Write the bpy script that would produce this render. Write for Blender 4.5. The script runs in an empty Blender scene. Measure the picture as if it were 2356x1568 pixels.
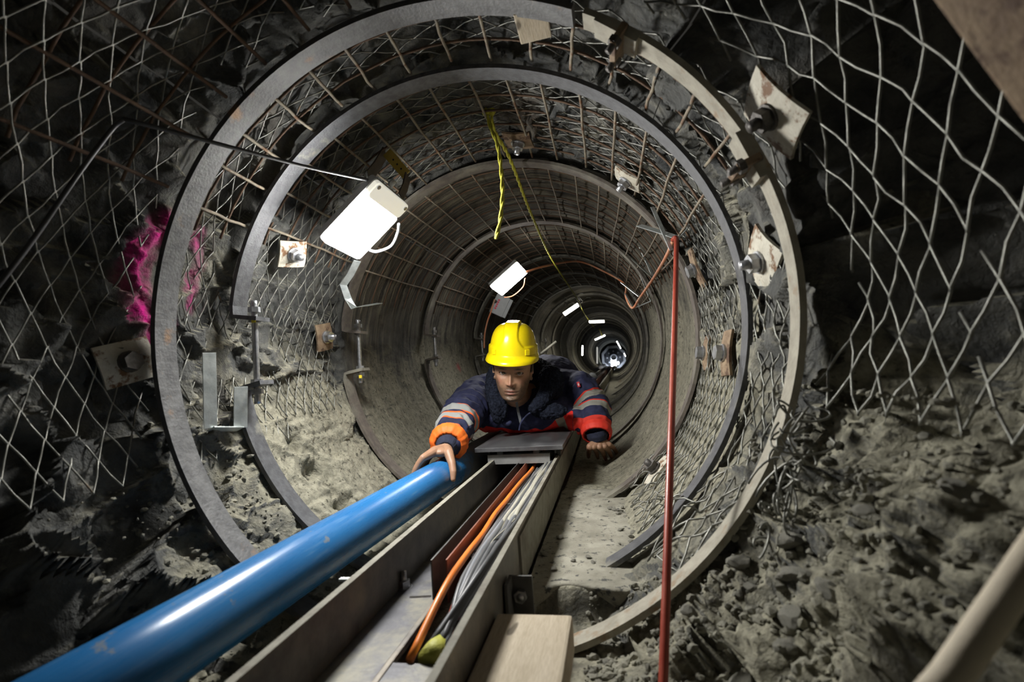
import bpy, bmesh, math, random
import numpy as np
from mathutils import Vector, Matrix

random.seed(7); rng = np.random.default_rng(11)
sc = bpy.context.scene
COL = sc.collection

# ------------------------------------------------------------------ camera
CZ = .52
RIGHT = Vector((.980, .190, -.066)); UP = Vector((.075, -.042, .996))
FWD = RIGHT.cross(UP) * -1; FWD.normalize(); RIGHT.normalize()
UP = RIGHT.cross(FWD); UP.normalize()
cam = bpy.data.cameras.new('camera'); co = bpy.data.objects.new('camera', cam); COL.objects.link(co)
cam.sensor_width = 36; cam.lens = 18; cam.clip_start = .02; cam.clip_end = 100
m = Matrix.Identity(4)
for i in range(3):
    m[i][0] = RIGHT[i]; m[i][1] = UP[i]; m[i][2] = -FWD[i]
m.translation = (0, 0, CZ)
co.matrix_world = m
cam.dof.use_dof = True; cam.dof.focus_distance = 1.9; cam.dof.aperture_fstop = 4.0
sc.camera = co
# ------------------------------------------------------------------ world, exposure
w = bpy.data.worlds.new('World'); sc.world = w; w.use_nodes = True
bg = w.node_tree.nodes['Background']; bg.inputs[0].default_value = (1, .95, .85, 1); bg.inputs[1].default_value = .03
vs = sc.view_settings
vs.view_transform = 'Standard'; vs.look = 'None'; vs.gamma = 1; vs.use_curve_mapping = False; vs.exposure = 0.0
LAMP_NEAR = 200.0     # radiance of the diffusers
LAMP_FAR = 24.0
LAMP_MID = 42.0
# ------------------------------------------------------------------ projection helpers (pixels of the 2356x1568 frame to points at a chosen depth)
F = 1178.0
def ray(px, py):
    return RIGHT * ((px - 1178) / F) + UP * (-(py - 784) / F) + FWD
def P(px, py, d):
    r = ray(px, py); r = r * (d / r.y); return Vector((r.x, r.y, r.z + CZ))
def PZ(px, py, z):
    r = ray(px, py); r = r * ((z - CZ) / r.z); return Vector((r.x, r.y, r.z + CZ))
DK = [0, .878, 1.113, 1.668, 2.548, 3.558, 7.14, 15.25, 25.24, 40]
XK = [-.30, -.30, -.321, -.33, -.355, -.355, -.18, -.047, .138, .4]
ZK = [.615, .615, .622, .62, .66, .69, .80, .885, .80, .80]
def AX(d): return np.interp(d, DK, XK)
def AZ(d): return np.interp(d, DK, ZK)
def FO(d): return np.interp(d, [0, 2.2, 3.558, 7.14, 15.25, 25.24, 40], [0, 0, .05, .16, .245, .16, .16])       # rise of the floor
def FX(d): return np.interp(d, [0, 3.2, 7.14, 15.25, 25.24, 40], [0, 0, .15, .283, .468, .73])      # sideways run of the rails
def PW(px, py, r):
    lo, hi = .05, 30.0
    for _ in range(60):
        mid = (lo + hi) / 2; p = P(px, py, mid)
        if math.hypot(p.x - AX(mid), p.z - AZ(mid)) > r: hi = mid
        else: lo = mid
    return P(px, py, lo)
def WALL(deg, d, r):
    a = math.radians(deg); return Vector((float(AX(d)) + r * math.cos(a), d, float(AZ(d)) + r * math.sin(a)))

# ------------------------------------------------------------------ noise (numpy)
def _h(i, j, k, s):
    n = (i * 374761393 + j * 668265263 + k * 2147483647 + s * 974711) & 0xFFFFFFFF
    n = ((n ^ (n >> 13)) * 1274126177) & 0xFFFFFFFF
    n = ((n ^ (n >> 16)) * 2246822519) & 0xFFFFFFFF
    return ((n ^ (n >> 15)) & 0xFFFFFF) / float(0xFFFFFF)
def vnoise(p, s=0):
    p = np.asarray(p, float); i = np.floor(p).astype(np.int64); f = p - i; f = f * f * (3 - 2 * f)
    x, y, z = i[..., 0], i[..., 1], i[..., 2]; a, b, c = f[..., 0], f[..., 1], f[..., 2]
    r = 0
    for dx in (0, 1):
        for dy in (0, 1):
            for dz in (0, 1):
                r = r + _h(x + dx, y + dy, z + dz, s) * (a if dx else 1 - a) * (b if dy else 1 - b) * (c if dz else 1 - c)
    return r * 2 - 1
def fbm(p, o=4, s=0, g=.5):
    r = 0; a = 1; q = np.asarray(p, float)
    for k in range(o):
        r = r + a * vnoise(q, s + k); q = q * 2.03 + 3.1; a *= g
    return r
def worley(p, s=0):
    """F1, F2-F1 and the random value of the nearest cell"""
    p = np.asarray(p, float); i = np.floor(p).astype(np.int64)
    f1 = np.full(p.shape[:-1], 9.0); f2 = f1.copy(); cid = f1 * 0; cv = np.zeros(p.shape)
    for dx in (-1, 0, 1):
        for dy in (-1, 0, 1):
            for dz in (-1, 0, 1):
                c = i + np.array([dx, dy, dz])
                q = np.stack([c[..., 0] + _h(c[..., 0], c[..., 1], c[..., 2], s), c[..., 1] + _h(c[..., 0], c[..., 1], c[..., 2], s + 1), c[..., 2] + _h(c[..., 0], c[..., 1], c[..., 2], s + 2)], -1)
                v = p - q; dd = np.sqrt((v * v).sum(-1)); rv = _h(c[..., 0], c[..., 1], c[..., 2], s + 3)
                n = dd < f1
                f2 = np.where(n, f1, np.minimum(f2, dd)); f1 = np.where(n, dd, f1); cid = np.where(n, rv, cid)
                cv = np.where(n[..., None], v, cv)
    return f1, f2 - f1, cid, cv
def sstep(a, b, x):
    t = np.clip((x - a) / (b - a), 0, 1); return t * t * (3 - 2 * t)

# ------------------------------------------------------------------ materials
MATS = {}
class N:
    def __init__(s, name):
        s.m = bpy.data.materials.new(name); s.m.use_nodes = True; s.t = s.m.node_tree; s.t.nodes.clear()
        s.out = s.t.nodes.new('ShaderNodeOutputMaterial'); MATS[name] = s.m
    def n(s, ty, **kw):
        o = s.t.nodes.new('ShaderNode' + ty)
        for k, v in kw.items():
            if k.startswith('i'):
                key = k[1:]; o.inputs[int(key) if key.isdigit() else key].default_value = v
            else: setattr(o, k, v)
        return o
    def l(s, a, b, oi=0, ii=0): s.t.links.new(a.outputs[oi], b.inputs[ii])
    def noise(s, co, scale, detail=4, rough=.55, dist=0):
        o = s.n('TexNoise'); o.inputs['Scale'].default_value = scale; o.inputs['Detail'].default_value = detail
        o.inputs['Roughness'].default_value = rough; o.inputs['Distortion'].default_value = dist
        if co: s.t.links.new(co, o.inputs['Vector'])
        return o.outputs[0]
    def ramp(s, fac, stops, interp='LINEAR'):
        o = s.n('ValToRGB'); e = o.color_ramp.elements; o.color_ramp.interpolation = interp
        while len(e) < len(stops): e.new(.5)
        for k, (p, c) in enumerate(stops):
            e[k].position = p; e[k].color = (*c, 1) if len(c) == 3 else c
        s.t.links.new(fac, o.inputs[0]); return o.outputs[0]
    def mix(s, fac, a, b, mode='MIX'):
        o = s.n('MixRGB', blend_type=mode)
        for k, v in ((0, fac), (1, a), (2, b)):
            if isinstance(v, (int, float)): o.inputs[k].default_value = v if k == 0 else (v, v, v, 1)
            elif isinstance(v, tuple): o.inputs[k].default_value = (*v, 1)
            else: s.t.links.new(v, o.inputs[k])
        return o.outputs[0]
    def math(s, op, a, b=0.0, clamp=False):
        o = s.n('Math', operation=op); o.use_clamp = clamp
        for k, v in ((0, a), (1, b)):
            if isinstance(v, (int, float)): o.inputs[k].default_value = v
            else: s.t.links.new(v, o.inputs[k])
        return o.outputs[0]
    def attr(s, name, i=2):
        o = s.n('Attribute', attribute_name=name); return o.outputs[i]
    def bump(s, h, strength=.5, dist=.01, nrm=None):
        o = s.n('Bump'); o.inputs['Strength'].default_value = strength; o.inputs['Distance'].default_value = dist
        s.t.links.new(h, o.inputs['Height'])
        if nrm: s.t.links.new(nrm, o.inputs['Normal'])
        return o.outputs[0]
    def bsdf(s, col, rough=.6, metal=0, nrm=None, spec=.5, **kw):
        b = s.n('BsdfPrincipled')
        for key, v in (('Base Color', col), ('Roughness', rough), ('Metallic', metal), ('Specular IOR Level', spec)):
            if isinstance(v, (int, float)): b.inputs[key].default_value = v
            elif isinstance(v, tuple): b.inputs[key].default_value = (*v, 1)
            else: s.t.links.new(v, b.inputs[key])
        if nrm: s.t.links.new(nrm, b.inputs['Normal'])
        for k, v in kw.items(): b.inputs[k.replace('_', ' ')].default_value = v
        s.t.links.new(b.outputs[0], s.out.inputs[0]); return b
    def obj(s): return s.n('TexCoord').outputs['Object']
    def geo(s, k='Position'): return s.n('NewGeometry').outputs[k]
def pm(name, c1, c2, scale=30, rough=.6, metal=0, bump=.2, bscale=None, c3=None, c3s=8, c3t=(.55, .7), spec=.5, stretch=None):
    """two-tone procedural material with noise relief and an optional patchy third tone (rust, dust, dirt)"""
    k = N(name); co_ = k.obj()
    if stretch:
        mp = k.n('Mapping'); k.t.links.new(co_, mp.inputs[0]); mp.inputs['Scale'].default_value = stretch; co_ = mp.outputs[0]
    n1 = k.noise(co_, scale, 5, .6)
    c = k.ramp(n1, [(.35, c1), (.65, c2)])
    if c3:
        n2 = k.noise(co_, c3s, 6, .65); c = k.mix(k.ramp(n2, [(c3t[0], (0, 0, 0)), (c3t[1], (1, 1, 1))]), c, c3)
    n3 = k.noise(co_, bscale or scale * 3, 4, .6)
    nr = k.bump(n3, bump, .004) if bump else None
    rr = k.math('ADD', k.math('MULTIPLY', n1, .25), rough - .12)
    k.bsdf(c, rr, metal, nr, spec); return k.m

def rock_material():
    k = N('rock'); pos = k.geo(); nor = k.n('SeparateXYZ'); k.t.links.new(k.geo('True Normal'), nor.inputs[0])
    n1 = k.noise(pos, 9, 8, .65, .4); n2 = k.noise(pos, 45, 6, .7); n3 = k.noise(pos, 2.2, 3, .5)
    vor = k.n('TexVoronoi', feature='DISTANCE_TO_EDGE'); vor.inputs['Scale'].default_value = 14
    dn = k.n('TexNoise'); dn.inputs['Scale'].default_value = 12; k.t.links.new(pos, dn.inputs[0])
    ad = k.n('MixRGB', blend_type='ADD'); ad.inputs[0].default_value = .10; k.t.links.new(pos, ad.inputs[1]); k.t.links.new(dn.outputs['Color'], ad.inputs[2])
    k.t.links.new(ad.outputs[0], vor.inputs['Vector'])
    crack = k.ramp(vor.outputs['Distance'], [(0, (0, 0, 0)), (.05, (1, 1, 1))])
    dark = k.ramp(n1, [(.30, (.035, .037, .038)), (.50, (.105, .106, .10)), (.72, (.20, .195, .17))])
    dust = k.ramp(n2, [(.30, (.15, .143, .112)), (.55, (.30, .285, .215)), (.75, (.41, .39, .305))])
    ru = k.ramp(n3, [(.60, (0, 0, 0)), (.72, (1, 1, 1))])
    dark = k.mix(k.math('MULTIPLY', ru, .35), dark, (.14, .09, .05))
    # dust lies on faces that look up, and where the cutter left the wall powdery
    up = k.math('MULTIPLY', nor.outputs[2], 1.2, True)
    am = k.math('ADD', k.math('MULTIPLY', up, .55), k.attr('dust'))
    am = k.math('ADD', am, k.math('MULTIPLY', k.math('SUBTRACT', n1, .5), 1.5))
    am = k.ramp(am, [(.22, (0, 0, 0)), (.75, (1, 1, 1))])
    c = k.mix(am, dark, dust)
    c = k.mix(.10, c, k.mix(1, c, crack, 'MULTIPLY'))
    # circumferential tool and shuttering streaks of the finished tunnel
    uv = k.n('UVMap', uv_map='UVMap'); mp = k.n('Mapping'); k.t.links.new(uv.outputs[0], mp.inputs[0]); mp.inputs['Scale'].default_value = (3.5, 42, 1)
    st = k.noise(mp.outputs[0], 1, 5, .62, .3)
    sa = k.attr('streak')
    stc = k.ramp(st, [(.36, (.018, .015, .012)), (.50, (.085, .072, .052)), (.66, (.24, .215, .155))])
    c = k.mix(k.math('MULTIPLY', sa, .85), c, stc)
    # dark pits in the powdery wall
    pit = k.ramp(k.noise(pos, 70, 3, .5), [(.60, (1, 1, 1)), (.67, (.12, .12, .12))])
    c = k.mix(k.math('MULTIPLY', am, .75), c, k.mix(1, c, pit, 'MULTIPLY'))
    pa = k.math('MULTIPLY', k.attr('paint'), k.ramp(n2, [(.36, (.25, .25, .25)), (.56, (1, 1, 1))]), True)
    c = k.mix(pa, c, (.72, .015, .28))
    rd = k.attr('redmark'); c = k.mix(rd, c, (.45, .05, .07))
    hgt = k.math('ADD', k.math('MULTIPLY', n1, 1.0), k.math('MULTIPLY', n2, .35))
    hgt = k.math('ADD', hgt, k.math('MULTIPLY', crack, .03))
    hgt = k.math('ADD', hgt, k.math('MULTIPLY', k.math('MULTIPLY', st, sa), .9))
    k.bsdf(c, .92, 0, k.bump(hgt, .9, .022), .25); return k.m
rock_material()
pm('ring_steel', (.075, .075, .077), (.135, .135, .135), 40, .55, .35, .25, 160, (.22, .13, .07), 12, (.60, .72))
pm('ring_steel_grey', (.07, .072, .078), (.125, .127, .135), 60, .5, .4, .25, 220, (.30, .29, .24), 9, (.62, .75))
pm('ring_dusty', (.26, .24, .19), (.38, .355, .29), 30, .8, .0, .3, 120, (.24, .15, .08), 14, (.58, .70))
pm('ring_brown', (.09, .075, .065), (.17, .145, .12), 30, .75, .15, .3, 120, (.26, .25, .20), 6, (.5, .7))
pm('ring_far', (.10, .095, .085), (.22, .21, .175), 20, .8, .05, .3, 90, (.32, .31, .25), 5, (.5, .7))
pm('rebar', (.20, .17, .13), (.30, .26, .19), 40, .75, .1, .4, 300, (.16, .08, .04), 25, (.52, .62))
pm('rebar_rust', (.085, .05, .03), (.15, .09, .055), 40, .85, .05, .4, 300)
pm('wire', (.17, .17, .15), (.29, .29, .26), 60, .45, .55, .1, 300, (.30, .16, .06), 7, (.66, .74))
pm('plate_rusty', (.44, .41, .33), (.58, .55, .46), 35, .7, .05, .35, 150, (.17, .085, .035), 30, (.52, .60))
pm('plate_brown', (.17, .11, .065), (.30, .22, .14), 35, .8, .05, .35, 150, (.09, .05, .03), 30, (.52, .60))
pm('bolt_steel', (.34, .35, .37), (.55, .56, .58), 80, .35, .85, .1, 300)
pm('bolt_dark', (.07, .065, .06), (.14, .13, .12), 80, .5, .6, .2, 300)
pm('galvanised', (.42, .46, .46), (.60, .64, .63), 45, .45, .65, .08, 250)
pm('yellow_mark', (.75, .58, .03), (.85, .68, .05), 40, .5, 0, .05)
pm('rail_steel', (.11, .10, .09), (.19, .175, .155), 25, .5, .5, .2, 150, (.26, .225, .17), 6, (.48, .70))
pm('rail_dusty', (.20, .19, .15), (.30, .285, .235), 30, .75, .05, .35, 120, (.16, .14, .11), 10, (.52, .66))
pm('base_plate', (.07, .07, .08), (.12, .12, .132), 18, .5, .3, .15, 130, (.20, .19, .15), 11, (.46, .62))
pm('trough_plate', (.075, .075, .075), (.13, .13, .125), 25, .5, .4, .15)
pm('trough_brown', (.22, .075, .05), (.30, .13, .09), 25, .5, .2, .2, 100, (.13, .07, .055), 8, (.5, .65), stretch=(1, .12, 1))
pm('concrete', (.20, .19, .15), (.34, .325, .265), 14, .95, 0, 1.0, 60, (.07, .07, .065), 55, (.57, .63))
pm('stone', (.10, .10, .095), (.21, .205, .18), 14, .9, 0, .6, 50, (.31, .295, .235), 30, (.42, .60))
pm('gravel', (.13, .127, .105), (.27, .26, .205), 14, .95, 0, .5, 60)
pm('cable_grey', (.20, .215, .235), (.26, .275, .30), 12, .42, 0, .04)
pm('cable_dark', (.085, .09, .095), (.13, .135, .14), 12, .42, 0, .04)
pm('cable_cream', (.32, .31, .25), (.42, .405, .335), 18, .6, 0, .1, 80, (.30, .28, .2), 12, (.58, .7))
pm('cable_orange', (.80, .20, .03), (.90, .27, .05), 10, .35, 0, .05)
pm('cable_red', (.30, .045, .028), (.38, .075, .045), 16, .35, 0, .05, 80)
pm('cable_orange_worn', (.60, .20, .09), (.68, .30, .16), 22, .6, 0, .1, 80, (.55, .36, .24), 20, (.5, .68), stretch=(1, .4, 1))
pm('cable_black', (.03, .03, .032), (.07, .07, .075), 20, .45, 0, .05)
pm('rope_yellow', (.36, .34, .02), (.55, .51, .05), 160, .7, 0, .6, 260)
pm('tape_yellow', (.42, .42, .05), (.55, .53, .12), 40, .6, 0, .5, 90)
pm('sled_steel', (.10, .10, .105), (.20, .20, .205), 14, .36, .55, .12, 160, (.30, .29, .27), 22, (.62, .70), stretch=(1, .25, 1))
pm('sled_grey', (.22, .22, .215), (.30, .30, .29), 20, .55, .3, .15, 160)
pm('rubber', (.018, .018, .018), (.04, .04, .04), 30, .8, 0, .1)
pm('box_grey', (.40, .42, .43), (.48, .50, .51), 20, .5, 0, .05)
pm('red_print', (.65, .02, .06), (.70, .04, .08), 20, .5, 0, 0)
pm('bracket_yellow', (.50, .36, .06), (.60, .45, .10), 25, .55, .1, .1)
pm('bracket_dark', (.07, .06, .05), (.12, .10, .085), 25, .6, .3, .1)
pm('lamp_housing', (.42, .43, .42), (.52, .53, .52), 30, .5, .0, .05)
pm('machine_dark', (.012, .014, .020), (.03, .034, .045), 3, .5, .3, .1)
pm('machine_grey', (.20, .21, .25), (.34, .35, .40), 3, .5, .2, .1)
pm('pole_wood', (.55, .48, .36), (.68, .60, .46), 18, .7, 0, .2)
pm('hat_yellow', (.86, .66, .004), (.90, .70, .008), 12, .26, 0, .015, 500, spec=.5)
pm('knit', (.012, .016, .035), (.025, .03, .06), 60, .9, 0, .5, 300)
pm('fleece', (.006, .007, .012), (.022, .027, .043), 130, 1, 0, 1.0, 320, spec=.1)
pm('orange_cloth', (.86, .14, .012), (.92, .20, .02), 40, .65, 0, .3, 60)
pm('red_cloth', (.62, .025, .015), (.74, .045, .02), 40, .65, 0, .3, 60)
pm('navy_cloth', (.016, .020, .060), (.030, .036, .095), 30, .6, 0, .35, 160)
pm('trousers', (.014, .016, .035), (.03, .034, .06), 30, .8, 0, .4, 120)
pm('grey_zip', (.10, .11, .12), (.18, .19, .2), 60, .6, .1, .3)
pm('hair', (.035, .026, .018), (.09, .072, .055), 240, .7, 0, .8, 400)
pm('logo_red', (.55, .02, .03), (.62, .03, .04), 40, .5, 0, .1)
pm('logo_white', (.75, .73, .70), (.8, .78, .75), 40, .5, 0, .1)

def wood_material():
    k = N('timber'); co_ = k.obj(); mp = k.n('Mapping'); k.t.links.new(co_, mp.inputs[0]); mp.inputs['Scale'].default_value = (26, 3.2, 26)
    wv = k.noise(mp.outputs[0], 2.2, 6, .6, .8); fine = k.noise(mp.outputs[0], 14, 3, .6)
    c = k.ramp(wv, [(.3, (.44, .37, .26)), (.55, (.54, .46, .34)), (.72, (.60, .52, .40))])
    c = k.mix(.35, c, k.ramp(fine, [(.35, (.34, .28, .20)), (.6, (.60, .53, .42))]))
    mp2 = k.n('Mapping'); k.t.links.new(co_, mp2.inputs[0]); mp2.inputs['Scale'].default_value = (1, .45, 1)
    kn = k.ramp(k.noise(mp2.outputs[0], 26, 2, .4), [(.69, (1, 1, 1)), (.74, (.35, .34, .33))])
    c = k.mix(1, c, kn, 'MULTIPLY')
    sp = k.ramp(k.noise(co_, 16, 2, .5), [(.72, (0, 0, 0)), (.78, (1, 1, 1))]); c = k.mix(k.math('MULTIPLY', sp, .4), c, (.55, .28, .10))
    k.bsdf(c, .75, 0, k.bump(fine, .25, .003), .3)
wood_material()
def pipe_material():
    k = N('pipe_blue'); co_ = k.obj()
    mp = k.n('Mapping'); k.t.links.new(co_, mp.inputs[0]); mp.inputs['Scale'].default_value = (1, .05, 1)
    sc1 = k.noise(mp.outputs[0], 130, 4, .6); d1 = k.noise(co_, 9, 5, .6); d2 = k.noise(co_, 26, 4, .6)
    base = k.ramp(k.noise(co_, 4, 3), [(.3, (.018, .14, .37)), (.7, (.032, .19, .45))])
    c = k.mix(k.math('MULTIPLY', k.ramp(sc1, [(.60, (0, 0, 0)), (.70, (1, 1, 1))]), .30), base, (.16, .32, .50))
    c = k.mix(k.math('MULTIPLY', k.ramp(d2, [(.64, (0, 0, 0)), (.70, (1, 1, 1))]), .55), c, (.30, .27, .18))
    # beyond the reach of wiping hands the pipe is caked in mud
    sp = k.n('SeparateXYZ'); k.t.links.new(co_, sp.inputs[0])
    far = k.math('ADD', k.math('MULTIPLY', k.math('SUBTRACT', sp.outputs[1], 1.72), 4.0), k.math('MULTIPLY', k.math('SUBTRACT', d1, .5), 3.0))
    fr = k.ramp(far, [(.0, (0, 0, 0)), (.5, (1, 1, 1))])
    c = k.mix(k.math('MULTIPLY', fr, .85), c, (.16, .15, .12))
    r = k.math('ADD', k.math('MULTIPLY', sc1, .22), .17); r = k.math('ADD', r, k.math('MULTIPLY', fr, .5))
    k.bsdf(c, r, 0, k.bump(sc1, .04, .002), .5)
pipe_material()
def lamp_mat(name, strength, col=(1, .985, .95)):
    k = N(name); e = k.n('Emission'); e.inputs[0].default_value = (*col, 1); e.inputs[1].default_value = strength
    k.t.links.new(e.outputs[0], k.out.inputs[0])
lamp_mat('lamp_lit', LAMP_NEAR); lamp_mat('lamp_lit_mid', LAMP_MID); lamp_mat('lamp_lit_far', LAMP_FAR, (1, .96, .88)); lamp_mat('machine_light', 30.0, (.85, .93, 1)); lamp_mat('lamp_dim', .5, (1, .98, .9))
def frosted():
    k = N('frosted_cover'); co_ = k.obj()
    b = k.bsdf((.75, .74, .66), .35, 0, k.bump(k.noise(co_, 60, 3), .1, .002), .5, Transmission_Weight=.35)
    b.inputs['Emission Color'].default_value = (1, .97, .86, 1); b.inputs['Emission Strength'].default_value = .5
frosted()

# ------------------------------------------------------------------ mesh helpers
def tagp(o, label=None, cat=None, group=None, kind=None):
    if label: o['label'] = label
    if cat: o['category'] = cat
    if group: o['group'] = group
    if kind: o['kind'] = kind
    return o
def empty(name, loc, label, cat, group=None):
    o = bpy.data.objects.new(name, None); COL.objects.link(o); o.location = loc; o.empty_display_size = .02
    return tagp(o, label, cat, group)
def link(name, me, mat, parent=None, smooth=False):
    if isinstance(mat, str): mat = MATS[mat]
    if mat and not len(me.materials): me.materials.append(mat)
    if smooth: me.polygons.foreach_set('use_smooth', [True] * len(me.polygons))
    o = bpy.data.objects.new(name, me); COL.objects.link(o)
    if parent:
        o.parent = parent; o.matrix_parent_inverse = Matrix.Translation(-Vector(parent.location)) if parent.type == 'EMPTY' else Matrix.Identity(4)
    return o
def pyd(name, v, f):
    me = bpy.data.meshes.new(name); me.from_pydata([tuple(map(float, q)) for q in v], [], f); me.update(); return me
def gridmesh(name, V, closed=False):
    """V: (n, m, 3) array of points -> quad mesh"""
    n, mm = V.shape[:2]; idx = np.arange(n * mm).reshape(n, mm)
    if closed: idx = np.concatenate([idx, idx[:, :1]], 1)
    q = np.stack([idx[:-1, :-1], idx[:-1, 1:], idx[1:, 1:], idx[1:, :-1]], -1).reshape(-1, 4)
    me = bpy.data.meshes.new(name); me.vertices.add(n * mm); me.vertices.foreach_set('co', V.reshape(-1).astype(np.float32))
    me.loops.add(q.size); me.loops.foreach_set('vertex_index', q.reshape(-1).astype(np.int32))
    me.polygons.add(len(q)); me.polygons.foreach_set('loop_start', np.arange(0, q.size, 4, dtype=np.int32))
    me.update(calc_edges=True); me.validate(); return me
class MB:
    """collects tubes, boxes, strips and spheres into one mesh"""
    def __init__(s): s.v = []; s.f = []
    def add(s, v, f):
        b = len(s.v); s.v += [tuple(q) for q in v]; s.f += [tuple(i + b for i in q) for q in f]; return s
    def tube(s, pts, r, n=8, caps=True):
        pts = [Vector(p) for p in pts]; k = len(pts)
        rs = list(r) if hasattr(r, '__len__') else [r] * k
        T = []
        for i in range(k):
            t = pts[min(i + 1, k - 1)] - pts[max(i - 1, 0)]; T.append(t.normalized() if t.length > 1e-9 else Vector((0, 0, 1)))
        u = T[0].orthogonal().normalized(); v = []; f = []
        for i in range(k):
            u = (u - T[i] * u.dot(T[i])); u = u.normalized() if u.length > 1e-6 else T[i].orthogonal().normalized()
            b = T[i].cross(u)
            for j in range(n):
                a = 2 * math.pi * j / n; v.append(pts[i] + (u * math.cos(a) + b * math.sin(a)) * rs[i])
        for i in range(k - 1):
            for j in range(n):
                f.append((i * n + j, i * n + (j + 1) % n, (i + 1) * n + (j + 1) % n, (i + 1) * n + j))
        if caps: f.append(tuple(range(n))[::-1]); f.append(tuple((k - 1) * n + j for j in range(n)))
        return s.add(v, f)
    def box(s, c, sx, sy, sz, ax=None):
        c = Vector(c); X, Y, Z = ax or (Vector((1, 0, 0)), Vector((0, 1, 0)), Vector((0, 0, 1)))
        v = [c + X * (sx / 2 * a) + Y * (sy / 2 * b) + Z * (sz / 2 * d) for d in (-1, 1) for b in (-1, 1) for a in (-1, 1)]
        return s.add(v, [(0, 2, 3, 1), (4, 5, 7, 6), (0, 1, 5, 4), (2, 6, 7, 3), (0, 4, 6, 2), (1, 3, 7, 5)])
    def strip(s, pts, wdir, wid, th):
        """flat bar along pts, width along wdir"""
        pts = [Vector(p) for p in pts]; k = len(pts); v = []; f = []
        for i in range(k):
            t = (pts[min(i + 1, k - 1)] - pts[max(i - 1, 0)]).normalized()
            wv = wdir[i] if isinstance(wdir, list) else wdir
            wv = Vector(wv); wv = (wv - t * wv.dot(t)).normalized(); nn = t.cross(wv).normalized()
            for a, b in ((-1, -1), (1, -1), (1, 1), (-1, 1)): v.append(pts[i] + wv * (a * wid / 2) + nn * (b * th / 2))
        for i in range(k - 1):
            for j in range(4): f.append((i * 4 + j, i * 4 + (j + 1) % 4, i * 4 + 4 + (j + 1) % 4, i * 4 + 4 + j))
        f.append((3, 2, 1, 0)); f.append(tuple((k - 1) * 4 + j for j in range(4)))
        return s.add(v, f)
    def ball(s, c, rx, ry=None, rz=None, ax=None, nu=16, nv=10):
        ry = rx if ry is None else ry; rz = rx if rz is None else rz; c = Vector(c)
        X, Y, Z = ax or (Vector((1, 0, 0)), Vector((0, 1, 0)), Vector((0, 0, 1)))
        v = [c + Z * rz]
        for i in range(1, nv):
            t = math.pi * i / nv
            for j in range(nu):
                a = 2 * math.pi * j / nu; v.append(c + X * (rx * math.sin(t) * math.cos(a)) + Y * (ry * math.sin(t) * math.sin(a)) + Z * (rz * math.cos(t)))
        v.append(c - Z * rz); f = []
        for j in range(nu): f.append((0, 1 + j, 1 + (j + 1) % nu))
        for i in range(nv - 2):
            for j in range(nu): f.append((1 + i * nu + j, 1 + (i + 1) * nu + j, 1 + (i + 1) * nu + (j + 1) % nu, 1 + i * nu + (j + 1) % nu))
        e = len(v) - 1
        for j in range(nu): f.append((e, 1 + (nv - 2) * nu + (j + 1) % nu, 1 + (nv - 2) * nu + j))
        return s.add(v, f)
    def caps(s, pts, rs, n=14):
        """chain of tapered capsules"""
        for i in range(len(pts) - 1):
            a, b = Vector(pts[i]), Vector(pts[i + 1]); s.tube([a.lerp(b, t) for t in (0, .5, 1)], [rs[i], (rs[i] + rs[i + 1]) / 2, rs[i + 1]], n)
        for p, r in zip(pts, rs): s.ball(p, r, nu=n, nv=8)
        return s
    def build(s, name, mat, parent=None, smooth=False, bevel=0):
        me = pyd(name, s.v, s.f); o = link(name, me, mat, parent, smooth)
        if bevel:
            bm = bmesh.new(); bm.from_mesh(me)
            bmesh.ops.bevel(bm, geom=[e for e in bm.edges if len(e.link_faces) == 2 and e.calc_face_angle(0) > .5], offset=bevel, segments=2, affect='EDGES', profile=.6)
            bm.to_mesh(me); bm.free()
        return o
def spline(pts, n=8):
    """Catmull-Rom through pts"""
    p = [Vector(q) for q in pts]; p = [p[0] * 2 - p[1]] + p + [p[-1] * 2 - p[-2]]; out = []
    for i in range(1, len(p) - 2):
        for k in range(n):
            t = k / n; a, b, c, d = p[i - 1], p[i], p[i + 1], p[i + 2]
            out.append(.5 * ((2 * b) + (c - a) * t + (2 * a - 5 * b + 4 * c - d) * t * t + (3 * b - 3 * c + d - a) * t ** 3))
    out.append(p[-2]); return out
def cable(name, pts, r, mat, label, cat='cable', group=None, n=8, sub=8, parent=None):
    o = MB().tube(spline(pts, sub), r, n).build(name, mat, parent, True)
    return o if parent else tagp(o, label, cat, group)
def hexnut(mb, c, axis, r, h):
    axis = Vector(axis).normalized(); mb.tube([Vector(c) - axis * h / 2, Vector(c) + axis * h / 2], r, 6); return mb
def fattr(me, name, arr):
    a = me.attributes.new(name, 'FLOAT', 'POINT'); a.data.foreach_set('value', np.asarray(arr, np.float32).reshape(-1))

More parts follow.
